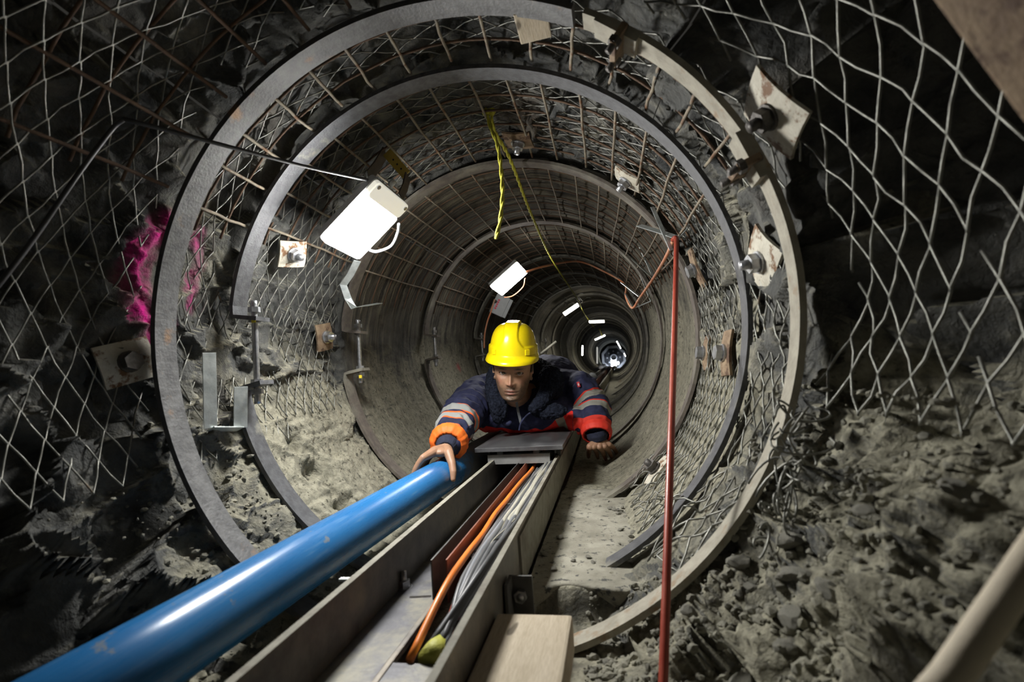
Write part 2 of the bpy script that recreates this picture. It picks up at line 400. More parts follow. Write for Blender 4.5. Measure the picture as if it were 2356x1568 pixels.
# ================================================================== THE SETTING
# ------------------------------------------------------------------ rock walls
def rock_radius(th, d):
    """th in degrees (0 right, 90 up, 180 left), d along the tunnel"""
    a = np.radians(th); c, s = np.cos(a), np.sin(a)
    upp = sstep(-.15, .45, s)                      # 1 in the vault
    base = np.where(d < 1.70, .628 + .030 * upp, .622 + .004 * upp)
    base = np.where(d < 1.70, base + .012 * sstep(1.13, 1.0, d), base)
    near = sstep(.92, .70, d)
    right = sstep(-.1, .55, c) * sstep(-.42, .02, s)
    left = sstep(.1, -.5, c)
    base = base + near * (.23 * right + .03 * sstep(.1, .5, c) + .035 * left + .05 * upp) + .22 * sstep(.62, .30, d)
    low_left = sstep(-.15, -.55, s) * left
    base = base + near * low_left * .05
    q = np.stack([c * .64, d, s * .64], -1)
    f1, e, cid, cv = worley(q * np.array([7, 5.5, 7.]), 3)
    dirv = np.stack([cid * 2 - 1, (cid * 7.3) % 2 - 1, (cid * 13.7) % 2 - 1], -1)
    facet = (cid - .5) * .9 + (cv * dirv).sum(-1) * .9 - .25 * sstep(.10, 0, e)
    g1, e2, cid2, cv2 = worley(q * 17, 9)
    facet2 = (cid2 - .5) + (cv2 * np.stack([(cid2 * 5.1) % 2 - 1, (cid2 * 9.7) % 2 - 1, cid2 * 2 - 1], -1)).sum(-1)
    rough = fbm(q * 6, 5, 21)
    # how blocky: strong in the unlined mouth, moderate behind the mesh, faint further in
    powder = sstep(.05, -.30, s) * sstep(1.10, 1.16, d) * sstep(1.75, 1.6, d)
    amp = .045 * near + .030 * (1 - near) * sstep(1.74, 1.66, d) * (1 - .8 * powder) + .004
    amp = amp + .05 * near * right + .045 * near * low_left
    slab_right = sstep(-.2, -.5, s) * sstep(.1, .4, c) * sstep(.95, 1.1, d)
    amp = amp * (1 - .5 * slab_right)
    r = base + amp * (facet + .45 * facet2 + .35 * rough)
    rubw = near * sstep(.1, .45, c) * sstep(.0, -.35, s)
    ga, ge, gid, _ = worley(q * 26, 81); ha, he, hid, _ = worley(q * 60, 85)
    r = r - rubw * (.020 * (gid - .35) * sstep(0, .28, ge) + .009 * (hid - .4) * sstep(0, .28, he) + .02 * fbm(q * 11, 3, 86))
    # tool grooves and crumbled hollow in the powdery left wall
    ang = np.mod(th, 360)
    hol = np.exp(-(((ang - 209) / 7) ** 2 + ((d - 1.33) / .05) ** 2)) + .9 * np.exp(-(((ang - 219) / 9) ** 2 + ((d - 1.36) / .05) ** 2)) + .8 * np.exp(-(((ang - 229) / 8) ** 2 + ((d - 1.38) / .07) ** 2))
    r = r + hol * (.022 + .030 * fbm(q * 22, 4, 31)) * sstep(1.1, 1.2, d) * sstep(1.75, 1.62, d)
    for a0 in (204, 221, 227):
        r = r + .008 * np.exp(-((ang - a0) / .6) ** 2) * powder * sstep(-.1, .2, vnoise(q * 5, 71) + .2)
    # finished tunnel: shallow circumferential ribs
    fin = sstep(1.66, 1.80, d)
    r = r + fin * (.004 * fbm(np.stack([a * 1.2, d * 28, d * 0], -1), 3, 41) + .006 * fbm(q * 3, 3, 51))
    r = r - fin * .012 * (np.abs(((d - 1.668) % .95) - .475) < .02)
    return np.maximum(r, .606)
def paint_value(X, Z, d, ang, s):
    return 0
def make_wall(name, t0, t1):
    dn = np.concatenate([np.arange(-.8, .15, .035), np.arange(.16, .55, .012), np.arange(.55, 1.72, .0062), np.geomspace(1.7262, 30, 300)])
    tn = np.arange(t0, t1 + .01, .55)
    T, D = np.meshgrid(tn, dn)
    R_ = rock_radius(T, D)
    a = np.radians(T)
    V = np.stack([AX(D) + R_ * np.cos(a), D, AZ(D) + R_ * np.sin(a)], -1)
    me = gridmesh(name, V)
    ang = np.mod(T, 360); s = np.sin(a); c = np.cos(a)
    q = np.stack([c * .64, D, s * .64], -1)
    dust = .35 * sstep(.35, -.35, s) * sstep(.9, 1.2, D) + .45 * sstep(.0, -.35, s) * sstep(1.1, 1.16, D) * sstep(1.72, 1.6, D)
    dust = dust + .38 * sstep(1.66, 1.9, D) * sstep(.75, .0, s) + .30 * sstep(.2, .8, c) * sstep(1.0, 1.2, D) - .12 * sstep(1.0, .8, D) + .6 * sstep(.2, .6, c) * sstep(.10, -.25, s) * sstep(1.0, .85, D) + .9 * sstep(.1, .5, c) * sstep(.95, .8, D) * sstep(.05, .45, fbm(q * 4.5, 3, 97))
    dust = dust + .45 * np.exp(-((ang - 158) / 16) ** 2) * sstep(.55, .75, D) * sstep(1.25, 1.0, D)       # pale band behind the painted mark
    dust = dust - .9 * np.exp(-(((ang - 160) / 28) ** 2)) * sstep(1.68, 1.8, D) * sstep(2.6, 2.4, D)  # dark rock, with the lamp's own shadow also painted in here
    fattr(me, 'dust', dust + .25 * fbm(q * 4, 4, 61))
    fattr(me, 'streak', sstep(1.68, 1.78, D) * (.30 + .70 * sstep(-.1, .55, s)) * sstep(14, 6, D))
    # sprayed pink ring, as strokes in (angle, depth)
    pa = np.zeros(T.shape)
    X, Z = V[..., 0], V[..., 2]
    for st in STROKES:
        for (p0, p1) in zip(st[:-1], st[1:]):
            A = np.array(p0[:3]); B = np.array(p1[:3]); w_ = p0[3]
            ab = B - A; t = np.clip(((V - A) @ ab) / (ab @ ab), 0, 1)
            dd = np.sqrt(((V - (A + t[..., None] * ab)) ** 2).sum(-1))
            pa = np.maximum(pa, np.clip(1.25 - dd / w_, 0, 1) * p0[4])
    fattr(me, 'paint', np.clip(pa * (1 + .5 * vnoise(q * 30, 77)), 0, 1))
    rm = np.zeros(T.shape)
    for p, rr, hh in REDS:
        rm = np.maximum(rm, np.clip(1.3 - np.sqrt(((X - p.x) / .04) ** 2 + ((D - p.y) / rr) ** 2 + ((Z - p.z) / hh) ** 2), 0, 1) * .75 * (vnoise(q * 45, 78) > -.25))
    fattr(me, 'redmark', rm)
    uv = me.uv_layers.new(name='UVMap'); vi = np.empty(len(me.loops), np.int32); me.loops.foreach_get('vertex_index', vi)
    u = np.stack([(a * .62).reshape(-1)[vi], D.reshape(-1)[vi]], -1); uv.data.foreach_set('uv', u.reshape(-1).astype(np.float32))
    o = link(name, me, 'rock', None, True); tagp(o, kind='structure'); return o
def sp(px, py, w_, k=1.0):
    p = PW(px, py, .665); return (p.x, p.y, p.z, w_, k)
STROKES = [[sp(388, 512, .030), sp(335, 560, .034), sp(310, 640, .036), sp(312, 715, .036), sp(330, 765, .034), sp(352, 750, .03), sp(352, 800, .02)],
           [sp(452, 530, .020, .6), sp(444, 600, .022, .7), sp(425, 660, .026, .9), sp(412, 705, .018, .6)]]
REDS = [(PW(1056, 845, .62), .035, .03), (PW(1410, 835, .62), .01, .01)]
make_wall('ceiling', 45, 135)
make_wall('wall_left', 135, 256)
make_wall('wall_right', -68, 45)

# ------------------------------------------------------------------ floor: fill, dust and rubble
def floor_z(X, d):
    z = .088 + FO(d) * 1.0
    xr = X - (AX(d) - AX(1.3)) * sstep(3, 4, d)
    rise = .22 * np.clip(xr - .06, 0, 1) ** 1.3 + .10 * np.clip(-.62 - xr, 0, 1)
    near_r = sstep(1.03, .99, d + .02 * vnoise(np.stack([X * 9, d * 0, d * 0], -1), 5)) * sstep(-.26, -.22, X)
    z = z + rise * .6 - near_r * .055
    q = np.stack([X, d, X * 0], -1)
    heap = near_r * (.055 * np.exp(-((X - .09) / .10) ** 2 - ((d - .80) / .13) ** 2) + .10 * sstep(.10, .36, X) + .05 * sstep(.75, .55, d) * sstep(-.05, .05, X))
    z = z + heap
    left = sstep(-.44, -.50, X)
    z = z - left * .035 + left * (.075 * np.exp(-((X + .72) / .09) ** 2 - ((d - 1.02) / .10) ** 2) + .03 * fbm(q * 9, 4, 15) * sstep(1.2, .9, d))
    rub = near_r * (.12 + .88 * sstep(.0, .12, X))
    f1, e, cid, cv = worley(q * 24, 19); f3, e3, cid3, cv3 = worley(q * 55, 29)
    z = z + rub * (.016 * (cid - .4) * sstep(0, .25, e) + .008 * (cid3 - .4) * sstep(0, .25, e3) + .022 * fbm(q * 9, 4, 8))
    z = z + (1 - rub) * (.004 * fbm(q * 14, 4, 9) + .003 * np.maximum(0, vnoise(q * 60, 3) - .35))
    z = np.where((X > -.455) & (X < -.20) & (d < 30), np.minimum(z, .055 + FO(d)), z)
    return z
dn = np.concatenate([np.arange(-.8, .15, .035), np.arange(.16, .5, .015), np.arange(.5, 1.5, .005), np.geomspace(1.506, 30, 220)]); xn = np.arange(-1.15, .80, .0065)
Xg, Dg = np.meshgrid(xn, dn); Xw = Xg + FX(Dg)
Vg = np.stack([Xw, Dg, floor_z(Xg, Dg)], -1)
me = gridmesh('floor', Vg)
qf = np.stack([Xg, Dg, Xg * 0], -1)
fattr(me, 'dust', .45 + .25 * fbm(qf * 5, 4, 66) - .05 * sstep(1.02, .98, Dg) * sstep(-.25, -.2, Xg)); fattr(me, 'streak', 0 * Xg); fattr(me, 'paint', 0 * Xg); fattr(me, 'redmark', 0 * Xg)
uv = me.uv_layers.new(name='UVMap')
tagp(link('floor', me, 'rock', None, True), kind='structure')
# flat concrete fill beside the track, its broken front edge standing above the rubble
def slab():
    xs = np.linspace(-.196, .12, 60); ds = np.concatenate([[1.0, 1.0, 1.0], np.linspace(1.0, 1.9, 90)])
    V = np.zeros((len(ds), len(xs), 3))
    for i, d in enumerate(ds):
        ed = 1.005 + .018 * fbm(np.stack([xs * 9, xs * 0, xs * 0], -1), 3, 91) + .05 * np.clip(xs - .0, 0, 1)
        dd = np.where(d <= 1.0, ed, np.maximum(d, ed)); dd = ed + (d - 1.0)
        z = .093 + .0022 * fbm(np.stack([xs * 12, dd * 12, xs * 0], -1), 4, 92) - .25 * np.clip(xs - .04, 0, 1) + .012 * np.clip(dd - 1.6, 0, 1) - .02 * sstep(1.75, 1.9, dd)
        if i < 3: z = z - [.07, .035, .004][i] ; dd = dd + [-.006, .006, -.002][i]
        V[i] = np.stack([xs, dd, z], -1)
    me = gridmesh('floor_slab', V); o = link('floor_slab', me, 'concrete', None, True); tagp(o, kind='structure'); return o
slab()

# ================================================================== STEEL RINGS
def arc_pts(d, r, a0, a1, n):
    return [WALL(a0 + (a1 - a0) * i / n, d, r) for i in range(n + 1)]
def band(d, r, w_, a0, a1, n, bend0=0, bend1=0, th=.009, wob=0):
    """flat bar rolled to an arc; optional flanges bent inwards at the ends"""
    pts = []; k = max(6, n)
    for i in range(k + 1):
        a = a0 + (a1 - a0) * i / k; pts.append(WALL(a, d + w_ / 2, r + wob * math.sin(math.radians(a * 3 + d * 50))))
    mb = MB()
    def flange(a, sgn, L):
        p = WALL(a, d + w_ / 2, r); c = WALL(a, d + w_ / 2, 0); inn = (c - p).normalized()
        tg = Vector((-inn.z, 0, inn.x)) * sgn
        return [p + inn * L - tg * -.004, p + inn * .022 - tg * -.003, p + inn * .006 + tg * .001]
    if bend0: pts = flange(a0, 1, bend0) + pts[1:]
    if bend1: pts = pts[:-1] + flange(a1, -1, bend1)[::-1]
    mb.strip(pts, Vector((0, 1, 0)), w_, th); return mb
RW = [.050, .050, .050, .050, .05, .05]
def steel_ring(d, mat, label, joint, w_=.052, seg=110, group=None, th=.010):
    root = empty('steel_ring', WALL(-90, d, .60), label, 'steel ring', group)
    if joint is None:
        band(d, .605, w_, -180, 180, seg * 2, th=th, wob=.003).build('band', mat, root)
    else:
        a_hi, a_lo = joint
        band(d, .605, w_, -80, a_hi, seg, 0, .075, th, .003).build('band', mat, root)
        band(d, .605, w_, a_lo, 280, max(20, seg // 2), .075, 0, th).build('band', mat, root)
        top = WALL(a_hi, d + w_ / 2, .605); bot = WALL(a_lo, d + w_ / 2, .605)
        x = WALL(180, d, .605 - .055).x
        A = Vector((x, d + w_ / 2, top.z + .035)); B = Vector((x, d + w_ / 2, bot.z - .035))
        rod = MB().tube([A.lerp(B, t) for t in np.linspace(0, 1, 30)], [.0078 if i % 2 else .0072 for i in range(30)], 10).build('threaded_rod', 'bolt_steel', root, True)
        for z in (top.z + .008, top.z - .018, bot.z + .016, bot.z - .008):
            hexnut(MB(), (x, d + w_ / 2, z + .004), (0, 0, 1), .0145, .013).build('nut', 'bolt_steel', rod)
        if d < 1.7:
            MB().box((x + .008, d + .012, (top.z - .017) if d < 1.4 else (bot.z - .012)), .010, .004, .011).build('paint_mark', 'yellow_mark', root)
    return root
r1 = steel_ring(.878, 'ring_steel', 'outermost large steel ring of flat bar at the tunnel mouth, clamp spliced', None)
# dusty right half of the outermost ring, with its two clamps
for ch in list(r1.children): bpy.data.objects.remove(ch)
band(.878, .605, .052, 62, 284, 130, th=.011, wob=.003).build('band', 'ring_steel', r1)
band(.878, .605, .045, -84, 60, 100, th=.011, wob=.003).build('band', 'ring_dusty', r1)
def clamp(px, py, k):
    p = PW(px, py, .598); a = math.degrees(math.atan2(p.z - AZ(p.y), p.x - AX(p.y))); inn = (WALL(a, .9, 0) - WALL(a, .9, 1)).normalized(); tg = Vector((-inn.z, 0, inn.x)); Y = Vector((0, 1, 0))
    b = WALL(a, .90, .595)
    MB().strip([b - tg * .055, b + tg * .03], Y, .050, .012).build('splice_plate', 'ring_dusty', r1)
    MB().box(b + inn * .012 + Y * .0, .012, .075, .04, (tg, Y, inn)).build('clamp_plate', 'plate_brown', r1, False, .002)
    for s_ in (-1, 1):
        cb = MB().tube([b + Y * (.028 * s_) - inn * .01, b + Y * (.028 * s_) + inn * .045], .0065, 8).build('clamp_bolt', 'bolt_dark', r1, True)
        hexnut(MB(), b + Y * (.028 * s_) + inn * .024, inn, .012, .011).build('nut', 'bolt_dark', cb)
clamp(1432, 98, 0); clamp(1712, 398, 1)
steel_ring(1.113, 'ring_steel_grey', 'second steel ring, grey flat bar with a long threaded rod joining its gap', (172.5, 190.5))
steel_ring(1.668, 'ring_brown', 'third steel ring, brown flat bar with a rusty bolted joint and yellow-marked nut', (172.5, 187.5), .055)
steel_ring(2.548, 'ring_brown', 'fourth steel ring, dull brown, arching over the helmeted man', (173, 186), .06)
steel_ring(3.558, 'ring_far', 'fifth steel ring with the orange cable clipped along its crown', (173, 186), .065, 80)
ORD = ['sixth', 'seventh', 'eighth', 'ninth', 'tenth', 'eleventh', 'twelfth', 'thirteenth', 'fourteenth', 'fifteenth', 'sixteenth', 'seventeenth', 'eighteenth', 'nineteenth', 'twentieth', 'twenty-first', 'twenty-second']
far_d = [4.42, 5.35, 6.25, 7.14, 8.1, 9.05, 10.0, 11.0, 12.0, 13.0, 14.1, 15.25, 16.5, 18.0, 19.5, 21.0, 22.6]
for i, d in enumerate(far_d):
    steel_ring(d, 'ring_dusty' if d in (7.14, 15.25, 12.0) else 'ring_far', ORD[i] + ' steel ring counted inwards from the tunnel mouth', (174, 186) if d < 7 else None, .07, 56, 'far steel rings deep in the tunnel', .012)

# ================================================================== WELDED REBAR MATS
def rebar_mat(d0, d1, a0, a1, da, dd, r, label, rl=.0036, rc=.0032, matl='rebar', matc='rebar_rust', group=None, flare=0):
    root = empty('rebar_mat', WALL((a0 + a1) / 2, (d0 + d1) / 2, r), label, 'rebar mat', group)
    R = lambda d: r + flare * max(0, .88 - d)
    a = a0
    while a <= a1:
        j = random.uniform(-1, 1); ds = np.linspace(d0 - random.uniform(0, .02), d1 + random.uniform(0, .02), 6)
        MB().tube([WALL(a + j * .6 + random.uniform(-.2, .2), d, R(d) - .003 + random.uniform(-.003, .002)) for d in ds], rl, 6).build('bar', matl, root, True)
        a += da
    d = d0 + dd * .4
    while d < d1:
        MB().tube([WALL(t, d + random.uniform(-.002, .002), R(d) + rl + .002) for t in np.arange(a0 - 4, a1 + 4.1, 4)], rc, 6).build('cross_bar', matc, root, True)
        d += dd
    return root
rebar_mat(.42, .862, 64, 150, 9.5, .085, .632, 'rusty rebar mat on the dark rock above the tunnel mouth, outside the outermost ring', flare=.18, matl='rebar_rust')
rebar_mat(.935, 1.108, 28, 152, 8.8, .085, .622, 'rebar mat in the vault between the outermost and second rings')
rebar_mat(1.17, 1.655, 26, 150, 8.8, .082, .620, 'rebar mat in the vault between the second and third rings, over chain-link')
rebar_mat(1.73, 2.54, 22, 158, 8.6, .115, .607, 'thin rebar mat in the vault between the third and fourth rings', .003, .0026)
rebar_mat(2.62, 3.55, 18, 160, 8.6, .13, .606, 'thin rebar mat in the vault behind the fourth ring', .0034, .003)
rebar_mat(3.64, 4.40, 18, 160, 9.5, .17, .606, 'thin rebar mat in the vault behind the fifth ring', .0038, .003)
rebar_mat(4.50, 5.33, 18, 160, 10, .2, .606, 'far rebar mat in the vault beyond the second lamp', .004, .0034)

# ================================================================== CHAIN-LINK MESH
def chain_link(name, fn, u0, u1, v0, v1, p, rw, label, mat='wire', n=5, drop=0.0, seed=1):
    """zigzag wires run along v and hook into their neighbours; fn(u, v, h) -> point, h = height off the rock"""
    rr = random.Random(seed); mb = MB(); i = 0; u = u0
    while u < u1:
        s = 1 if i % 2 else -1; pts = []; v = v0; k = 0
        end = v1 + rr.choice((-.5, 0, 0, .5)) * p
        while v < end:
            uu = u + s * p * .54
            pts += [fn(uu - s * p * .07, v - p * .06, .0024), fn(uu, v, 0), fn(uu - s * p * .07, v + p * .06, -.0024), fn(u, v + p * .25, .0035 * rr.uniform(-1, 1))]
            v += p * .5; s = -s; k += 1
            if drop and rr.random() < drop and len(pts) > 6:
                mb.tube(pts, rw, n); pts = []
        if len(pts) > 3: mb.tube(pts, rw, n)
        u += p; i += 1
    o = mb.build(name, mat, None, True); return tagp(o, label, 'wire mesh')
def mesh_surface(r0, bag, seed, flare=0, jit=.003, lo_tangle=None):
    def fn(u, v, h):                      # u: arc length (m) counted as degrees*.0105, v: depth
        a = u / .0108; q = np.array([[u * 3.2, v * 3.2, seed]])
        b = float(fbm(q, 3, seed)[0]); j1 = float(vnoise(q * 6, seed + 5)[0]); j2 = float(vnoise(q * 6, seed + 6)[0])
        t = 0
        if lo_tangle: t = max(0, min(1, (lo_tangle - a) / 12))
        r = r0 + bag * b + flare * max(0, .88 - v) - h - t * .02 * (1 + j1)
        k = jit * (1 + 3 * t)
        return WALL(a + j1 * k / .0108, v + j2 * k, r)
    return fn
K = .0108
chain_link('chain_link_mesh', mesh_surface(.640, .012, 3), 8 * K, 172 * K, .925, 1.108, .046, .00165, 'grey chain-link mesh over broken rock between the outermost and second rings', seed=2)
chain_link('chain_link_mesh', mesh_surface(.628, .010, 4), 203 * K - 31 * K, 205 * K, .925, 1.30, .046, .00165, 'grey chain-link mesh on the left wall beside the galvanised bracket', seed=8)
chain_link('chain_link_mesh', mesh_surface(.634, .010, 5), 8 * K, 172 * K, 1.165, 1.66, .046, .0016, 'grey chain-link mesh lining the vault between the second and third rings', seed=3)
chain_link('chain_link_mesh', mesh_surface(.624, .006, 6), 172 * K, 197 * K, 1.30, 1.66, .043, .0016, 'grey chain-link mesh end on the left wall above the powdery rock', seed=4)
chain_link('chain_link_mesh', mesh_surface(.618, .012, 7, 0, .006, -36), -52 * K, 8 * K, 1.165, 1.69, .043, .0017, 'chain-link mesh on the right wall between the second and third rings, frayed at its foot', drop=.02, seed=5)
chain_link('chain_link_mesh', mesh_surface(.622, .014, 8, 0, .007, -32), -50 * K, 8 * K, .93, 1.13, .043, .0018, 'chain-link mesh on the right wall between the outermost and second rings, crumpled low down', drop=.03, seed=6)
chain_link('chain_link_mesh', mesh_surface(.655, .012, 9, .10), 62 * K, 205 * K, .43, .87, .050, .0017, 'dim chain-link mesh over the dark rock outside the outermost ring, crossed by pink paint', seed=7)
chain_link('chain_link_mesh', mesh_surface(.640, .030, 10, .32, .009, -24), -14 * K, 62 * K, .46, .86, .049, .0020, 'loose chain-link mesh hanging in front of the dark hollow right of the outermost ring', drop=.02, seed=9, n=6)
# tangle of torn wire at the foot of the loose mesh
tb = MB()
for i in range(34):
    t_ = random.random(); c = P(1760 + 60 * t_ + random.uniform(-25, 60), 1260 - 300 * t_ + random.uniform(-40, 40), random.uniform(.80, .86)); a0 = random.uniform(0, 6); L = random.uniform(.010, .026)
    e1 = Vector((random.uniform(-1, 1), random.uniform(-.6, .6), random.uniform(-1, 1))).normalized(); e2 = e1.orthogonal()
    tb.tube([c + e1 * (L * math.cos(a0 + t) * (1 + .25 * t)) + e2 * (L * .6 * math.sin(a0 + t)) for t in np.linspace(0, random.uniform(2.5, 5), 12)], .0018, 5)
tagp(tb.build('wire_tangle', 'wire', None, True), 'tangle of torn grey wire at the foot of the loose mesh', 'wire', kind='stuff')

# ================================================================== ROCK BOLT PLATES
def bolt_plate(p, size, rot, mat, label, tilt=(0, 0), bolt='bolt_steel', L=.04, shape=4, nrm=None):
    p = Vector(p); d = p.y; c = Vector((float(AX(d)), d, float(AZ(d)))); nn = nrm or (c - p); nn = Vector(nn).normalized()
    nn = (nn + Vector((0, tilt[0], tilt[1]))).normalized()
    Y = Vector((0, 1, 0)); Y = (Y - nn * Y.dot(nn)).normalized(); Xv = Y.cross(nn)
    cr, sr = math.cos(rot), math.sin(rot); U = Xv * cr + Y * sr; W = Y * cr - Xv * sr
    root = empty('rock_bolt_plate', p, label, 'bolt plate')
    bm = MB(); n = 5; v = []; f = []
    for s_ in (0, 1):
        for i in range(n):
            for j in range(n):
                a, b = i / (n - 1) * 2 - 1, j / (n - 1) * 2 - 1
                dish = -.010 * (a * a + b * b) * .5
                v.append(p + U * (a * size[0] / 2) + W * (b * size[1] / 2) + nn * (dish + .006 * s_))
    o = n * n
    for i in range(n - 1):
        for j in range(n - 1):
            q = i * n + j; f.append((q, q + 1, q + n + 1, q + n)); f.append((o + q, o + q + n, o + q + n + 1, o + q + 1))
    for i in range(n - 1):
        for (a, b) in (((i), (i + 1)), (n * (n - 1) + i + 1, n * (n - 1) + i), (n * (i + 1), n * i), (n * i + n - 1, n * (i + 1) + n - 1)):
            f.append((a, o + a, o + b, b))
    bm.add(v, f); bm.build('plate', mat, root)
    bo = MB().tube([p, p + nn * L], .0095, 10).build('bolt', bolt, root, True)
    hexnut(MB(), p + nn * .016, nn, .0185, .018).build('nut', bolt, bo)
    MB().tube([p + nn * .003, p + nn * .009], .022, 14).build('washer', bolt, bo)
    return root
bolt_plate(PW(675, 585, .603), (.075, .082), .30, 'plate_rusty', 'pale rust-speckled bolt plate on the mesh above the long threaded rod', (-.35, 0))
bolt_plate(PW(1775, 265, .640), (.12, .10), .30, 'plate_rusty', 'pale pointed bolt plate outside the outermost ring, above its lower clamp', (-.12, 0), 'bolt_dark')
bolt_plate(PW(1752, 602, .612), (.105, .105), .78, 'plate_rusty', 'large rust-mottled diamond bolt plate between the outermost and second rings', (-.15, 0))
bolt_plate(PW(295, 832, .645), (.085, .10), .25, 'plate_rusty', 'stained bolt plate below the pink paint on the left rock', (-.3, 0), 'bolt_dark', .02)
bolt_plate(PW(748, 775, .612), (.09, .075), .2, 'plate_brown', 'rust-brown bolt plate behind the left mesh beside the third ring', (-.15, 0))
bolt_plate(PW(1192, 326, .612), (.085, .09), .05, 'plate_brown', 'brown bolt plate under the vault just right of the yellow ropes', (-.1, 0))
bolt_plate(PW(1442, 415, .612), (.09, .08), .15, 'plate_rusty', 'pale brown bolt plate in the vault near the third ring', (-.1, 0))
bolt_plate(PW(1668, 812, .604), (.11, .06), .1, 'plate_brown', 'brown pointed bolt plate on the right mesh inside the second ring', (-.12, 0), L=.024)
bolt_plate(PW(1622, 812, .608), (.10, .06), .1, 'plate_brown', 'narrow brown bolt plate on the right mesh, deeper of the two', (-.05, 0), L=.024)
bolt_plate(PW(1600, 620, .612), (.12, .05), .1, 'plate_brown', 'long brown bolt plate edge on the right wall behind the hanging red cable', (-.05, 0), L=.024)
bolt_plate(PW(1510, 1080, .600), (.10, .06), .3, 'plate_rusty', 'dusty bolt plate under the frayed mesh foot on the right', (-.15, 0), 'bolt_dark')
# timber wedge jammed behind the outermost ring
wc = P(1226, 55, .965); MB().box(wc, .064, .085, .012, (Vector((1, 0, .06)).normalized(), Vector((0, 1, -.05)).normalized(), Vector((-.06, .05, 1)).normalized())).build('timber_wedge', 'timber', None, False, .002)
tagp(bpy.data.objects['timber_wedge'], 'small stained timber wedge jammed behind the crown of the outermost ring', 'wedge')

# ================================================================== TRACK CHANNEL, CABLE TROUGH
def ext(name, x0, x1, z0, z1, d0, d1, mat, parent, bevel=0, n=None):
    """bar along the tunnel, following its gentle bend far in"""
    ds = [d0] + [d for d in np.arange(.5, 27, .5) if d0 < d < d1 and (d > 2.1)] + [d1]; mb = MB(); v = []; f = []
    for d in ds:
        ox, oz = float(FX(d)), float(FO(d))
        v += [(x0 + ox, d, z0 + oz), (x1 + ox, d, z0 + oz), (x1 + ox, d, z1 + oz), (x0 + ox, d, z1 + oz)]
    for i in range(len(ds) - 1):
        for j in range(4): f.append((i * 4 + j, i * 4 + 4 + j, i * 4 + 4 + (j + 1) % 4, i * 4 + (j + 1) % 4))
    f.append((0, 1, 2, 3)); e = (len(ds) - 1) * 4; f.append((e + 3, e + 2, e + 1, e))
    return mb.add(v, f).build(name, mat, parent, False, bevel)
track = empty('track_channel', (-.33, .4, .055), 'long open steel track channel of flat bars running down the tunnel', 'track')
ext('side_bar', -.445, -.433, .100, .195, .36, 25, 'rail_steel', track, .0012)
ext('side_bar', -.218, -.208, .085, .195, .36, 25, 'rail_steel', track, .0012)
ext('top_edge', -.4452, -.4328, .1952, .1965, .36, 25, 'rail_dusty', track)
ext('top_edge', -.2182, -.2078, .1952, .1965, .36, 25, 'rail_dusty', track)
ext('dusty_side_plate', -.2079, -.2035, .092, .188, 1.02, 25, 'rail_dusty', track)
ext('base_plate', -.4328, -.342, .100, .110, .36, 25, 'base_plate', track, .001)
ext('foot_angle', -.462, -.4455, .062, .100, .36, 25, 'rail_steel', track)
ext('edge_rod', -.346, -.336, .108, .118, .36, .90, 'rail_steel', track, .002)
trough = empty('cable_trough', (-.28, .9, .055), 'sunken cable trough with dark and reddish divider plates beside the track bar', 'cable trough')
ext('divider_plate', -.3475, -.3445, .110, .186, .898, 25, 'trough_plate', trough)
ext('brown_plate', -.3215, -.3185, .108, .184, .905, 25, 'trough_brown', trough)
ext('trough_floor', -.342, -.218, .0555, .0605, .36, 25, 'trough_plate', trough)
cov = MB().box((-.298, .60, .113), .096, .205, .006).build('cover_plate', 'base_plate', trough, False, .001)
b = PZ(930, 1352, .1105)
bolt = empty('track_bolt', b, 'galvanised bolt with washer standing on the track base plate', 'bolt')
MB().tube([b, b + Vector((0, 0, .003))], .0165, 18).build('washer', 'bolt_steel', bolt)
hexnut(MB(), b + Vector((0, 0, .009)), (0, 0, 1), .0125, .012).build('nut', 'bolt_steel', bolt)
MB().tube([b, b + Vector((0, 0, .032))], .006, 12).build('stud', 'bolt_steel', bolt, True)
h = PZ(790, 1507, .1104); tagp(MB().tube([h, h + Vector((0, 0, .0012))], .009, 18).build('hole_disc', 'rubber'), 'flat dark disc standing in for a hole in the near track base plate', 'hole_disc')  # black disc put in for the shade of a hole in the plate
b = PZ(985, 1374, .1125); tagp(MB().tube([b + Vector((-.035, -.002, 0)), b + Vector((.004, .004, 0))], .003, 6).build('loose_rod_end', 'bolt_dark'), 'short dark rod end lying on the base plate by the divider', 'rod')
br = empty('angle_bracket', (-.19, .89, .08), 'dark angle bracket bolted to the track bar behind the timber plank', 'bracket')
MB().box((-.184, .900, .128), .042, .006, .064).build('face_plate', 'trough_plate', br, False, .001)
MB().box((-.2015, .88, .128), .006, .046, .064).build('side_plate', 'trough_plate', br, False, .001)
p = Vector((-.184, .896, .128)); MB().tube([p, p + Vector((0, -.012, 0))], .0065, 10).build('bolt', 'bolt_steel', br, True); hexnut(MB(), p + Vector((0, -.006, 0)), (0, 1, 0), .0115, .009).build('nut', 'bolt_steel', br)
MB().box(PZ(800, 1332, .172), .030, .010, .004).build('clip_tab', 'galvanised', track)
# small stiffener straps on the far bar
# timber plank
mb = MB().box((-.146, .58, .113), .118, .45, .054); pl = mb.build('timber_plank', 'timber', None, False, .005); tagp(pl, 'pale planed timber plank lying beside the track in the foreground', 'plank')

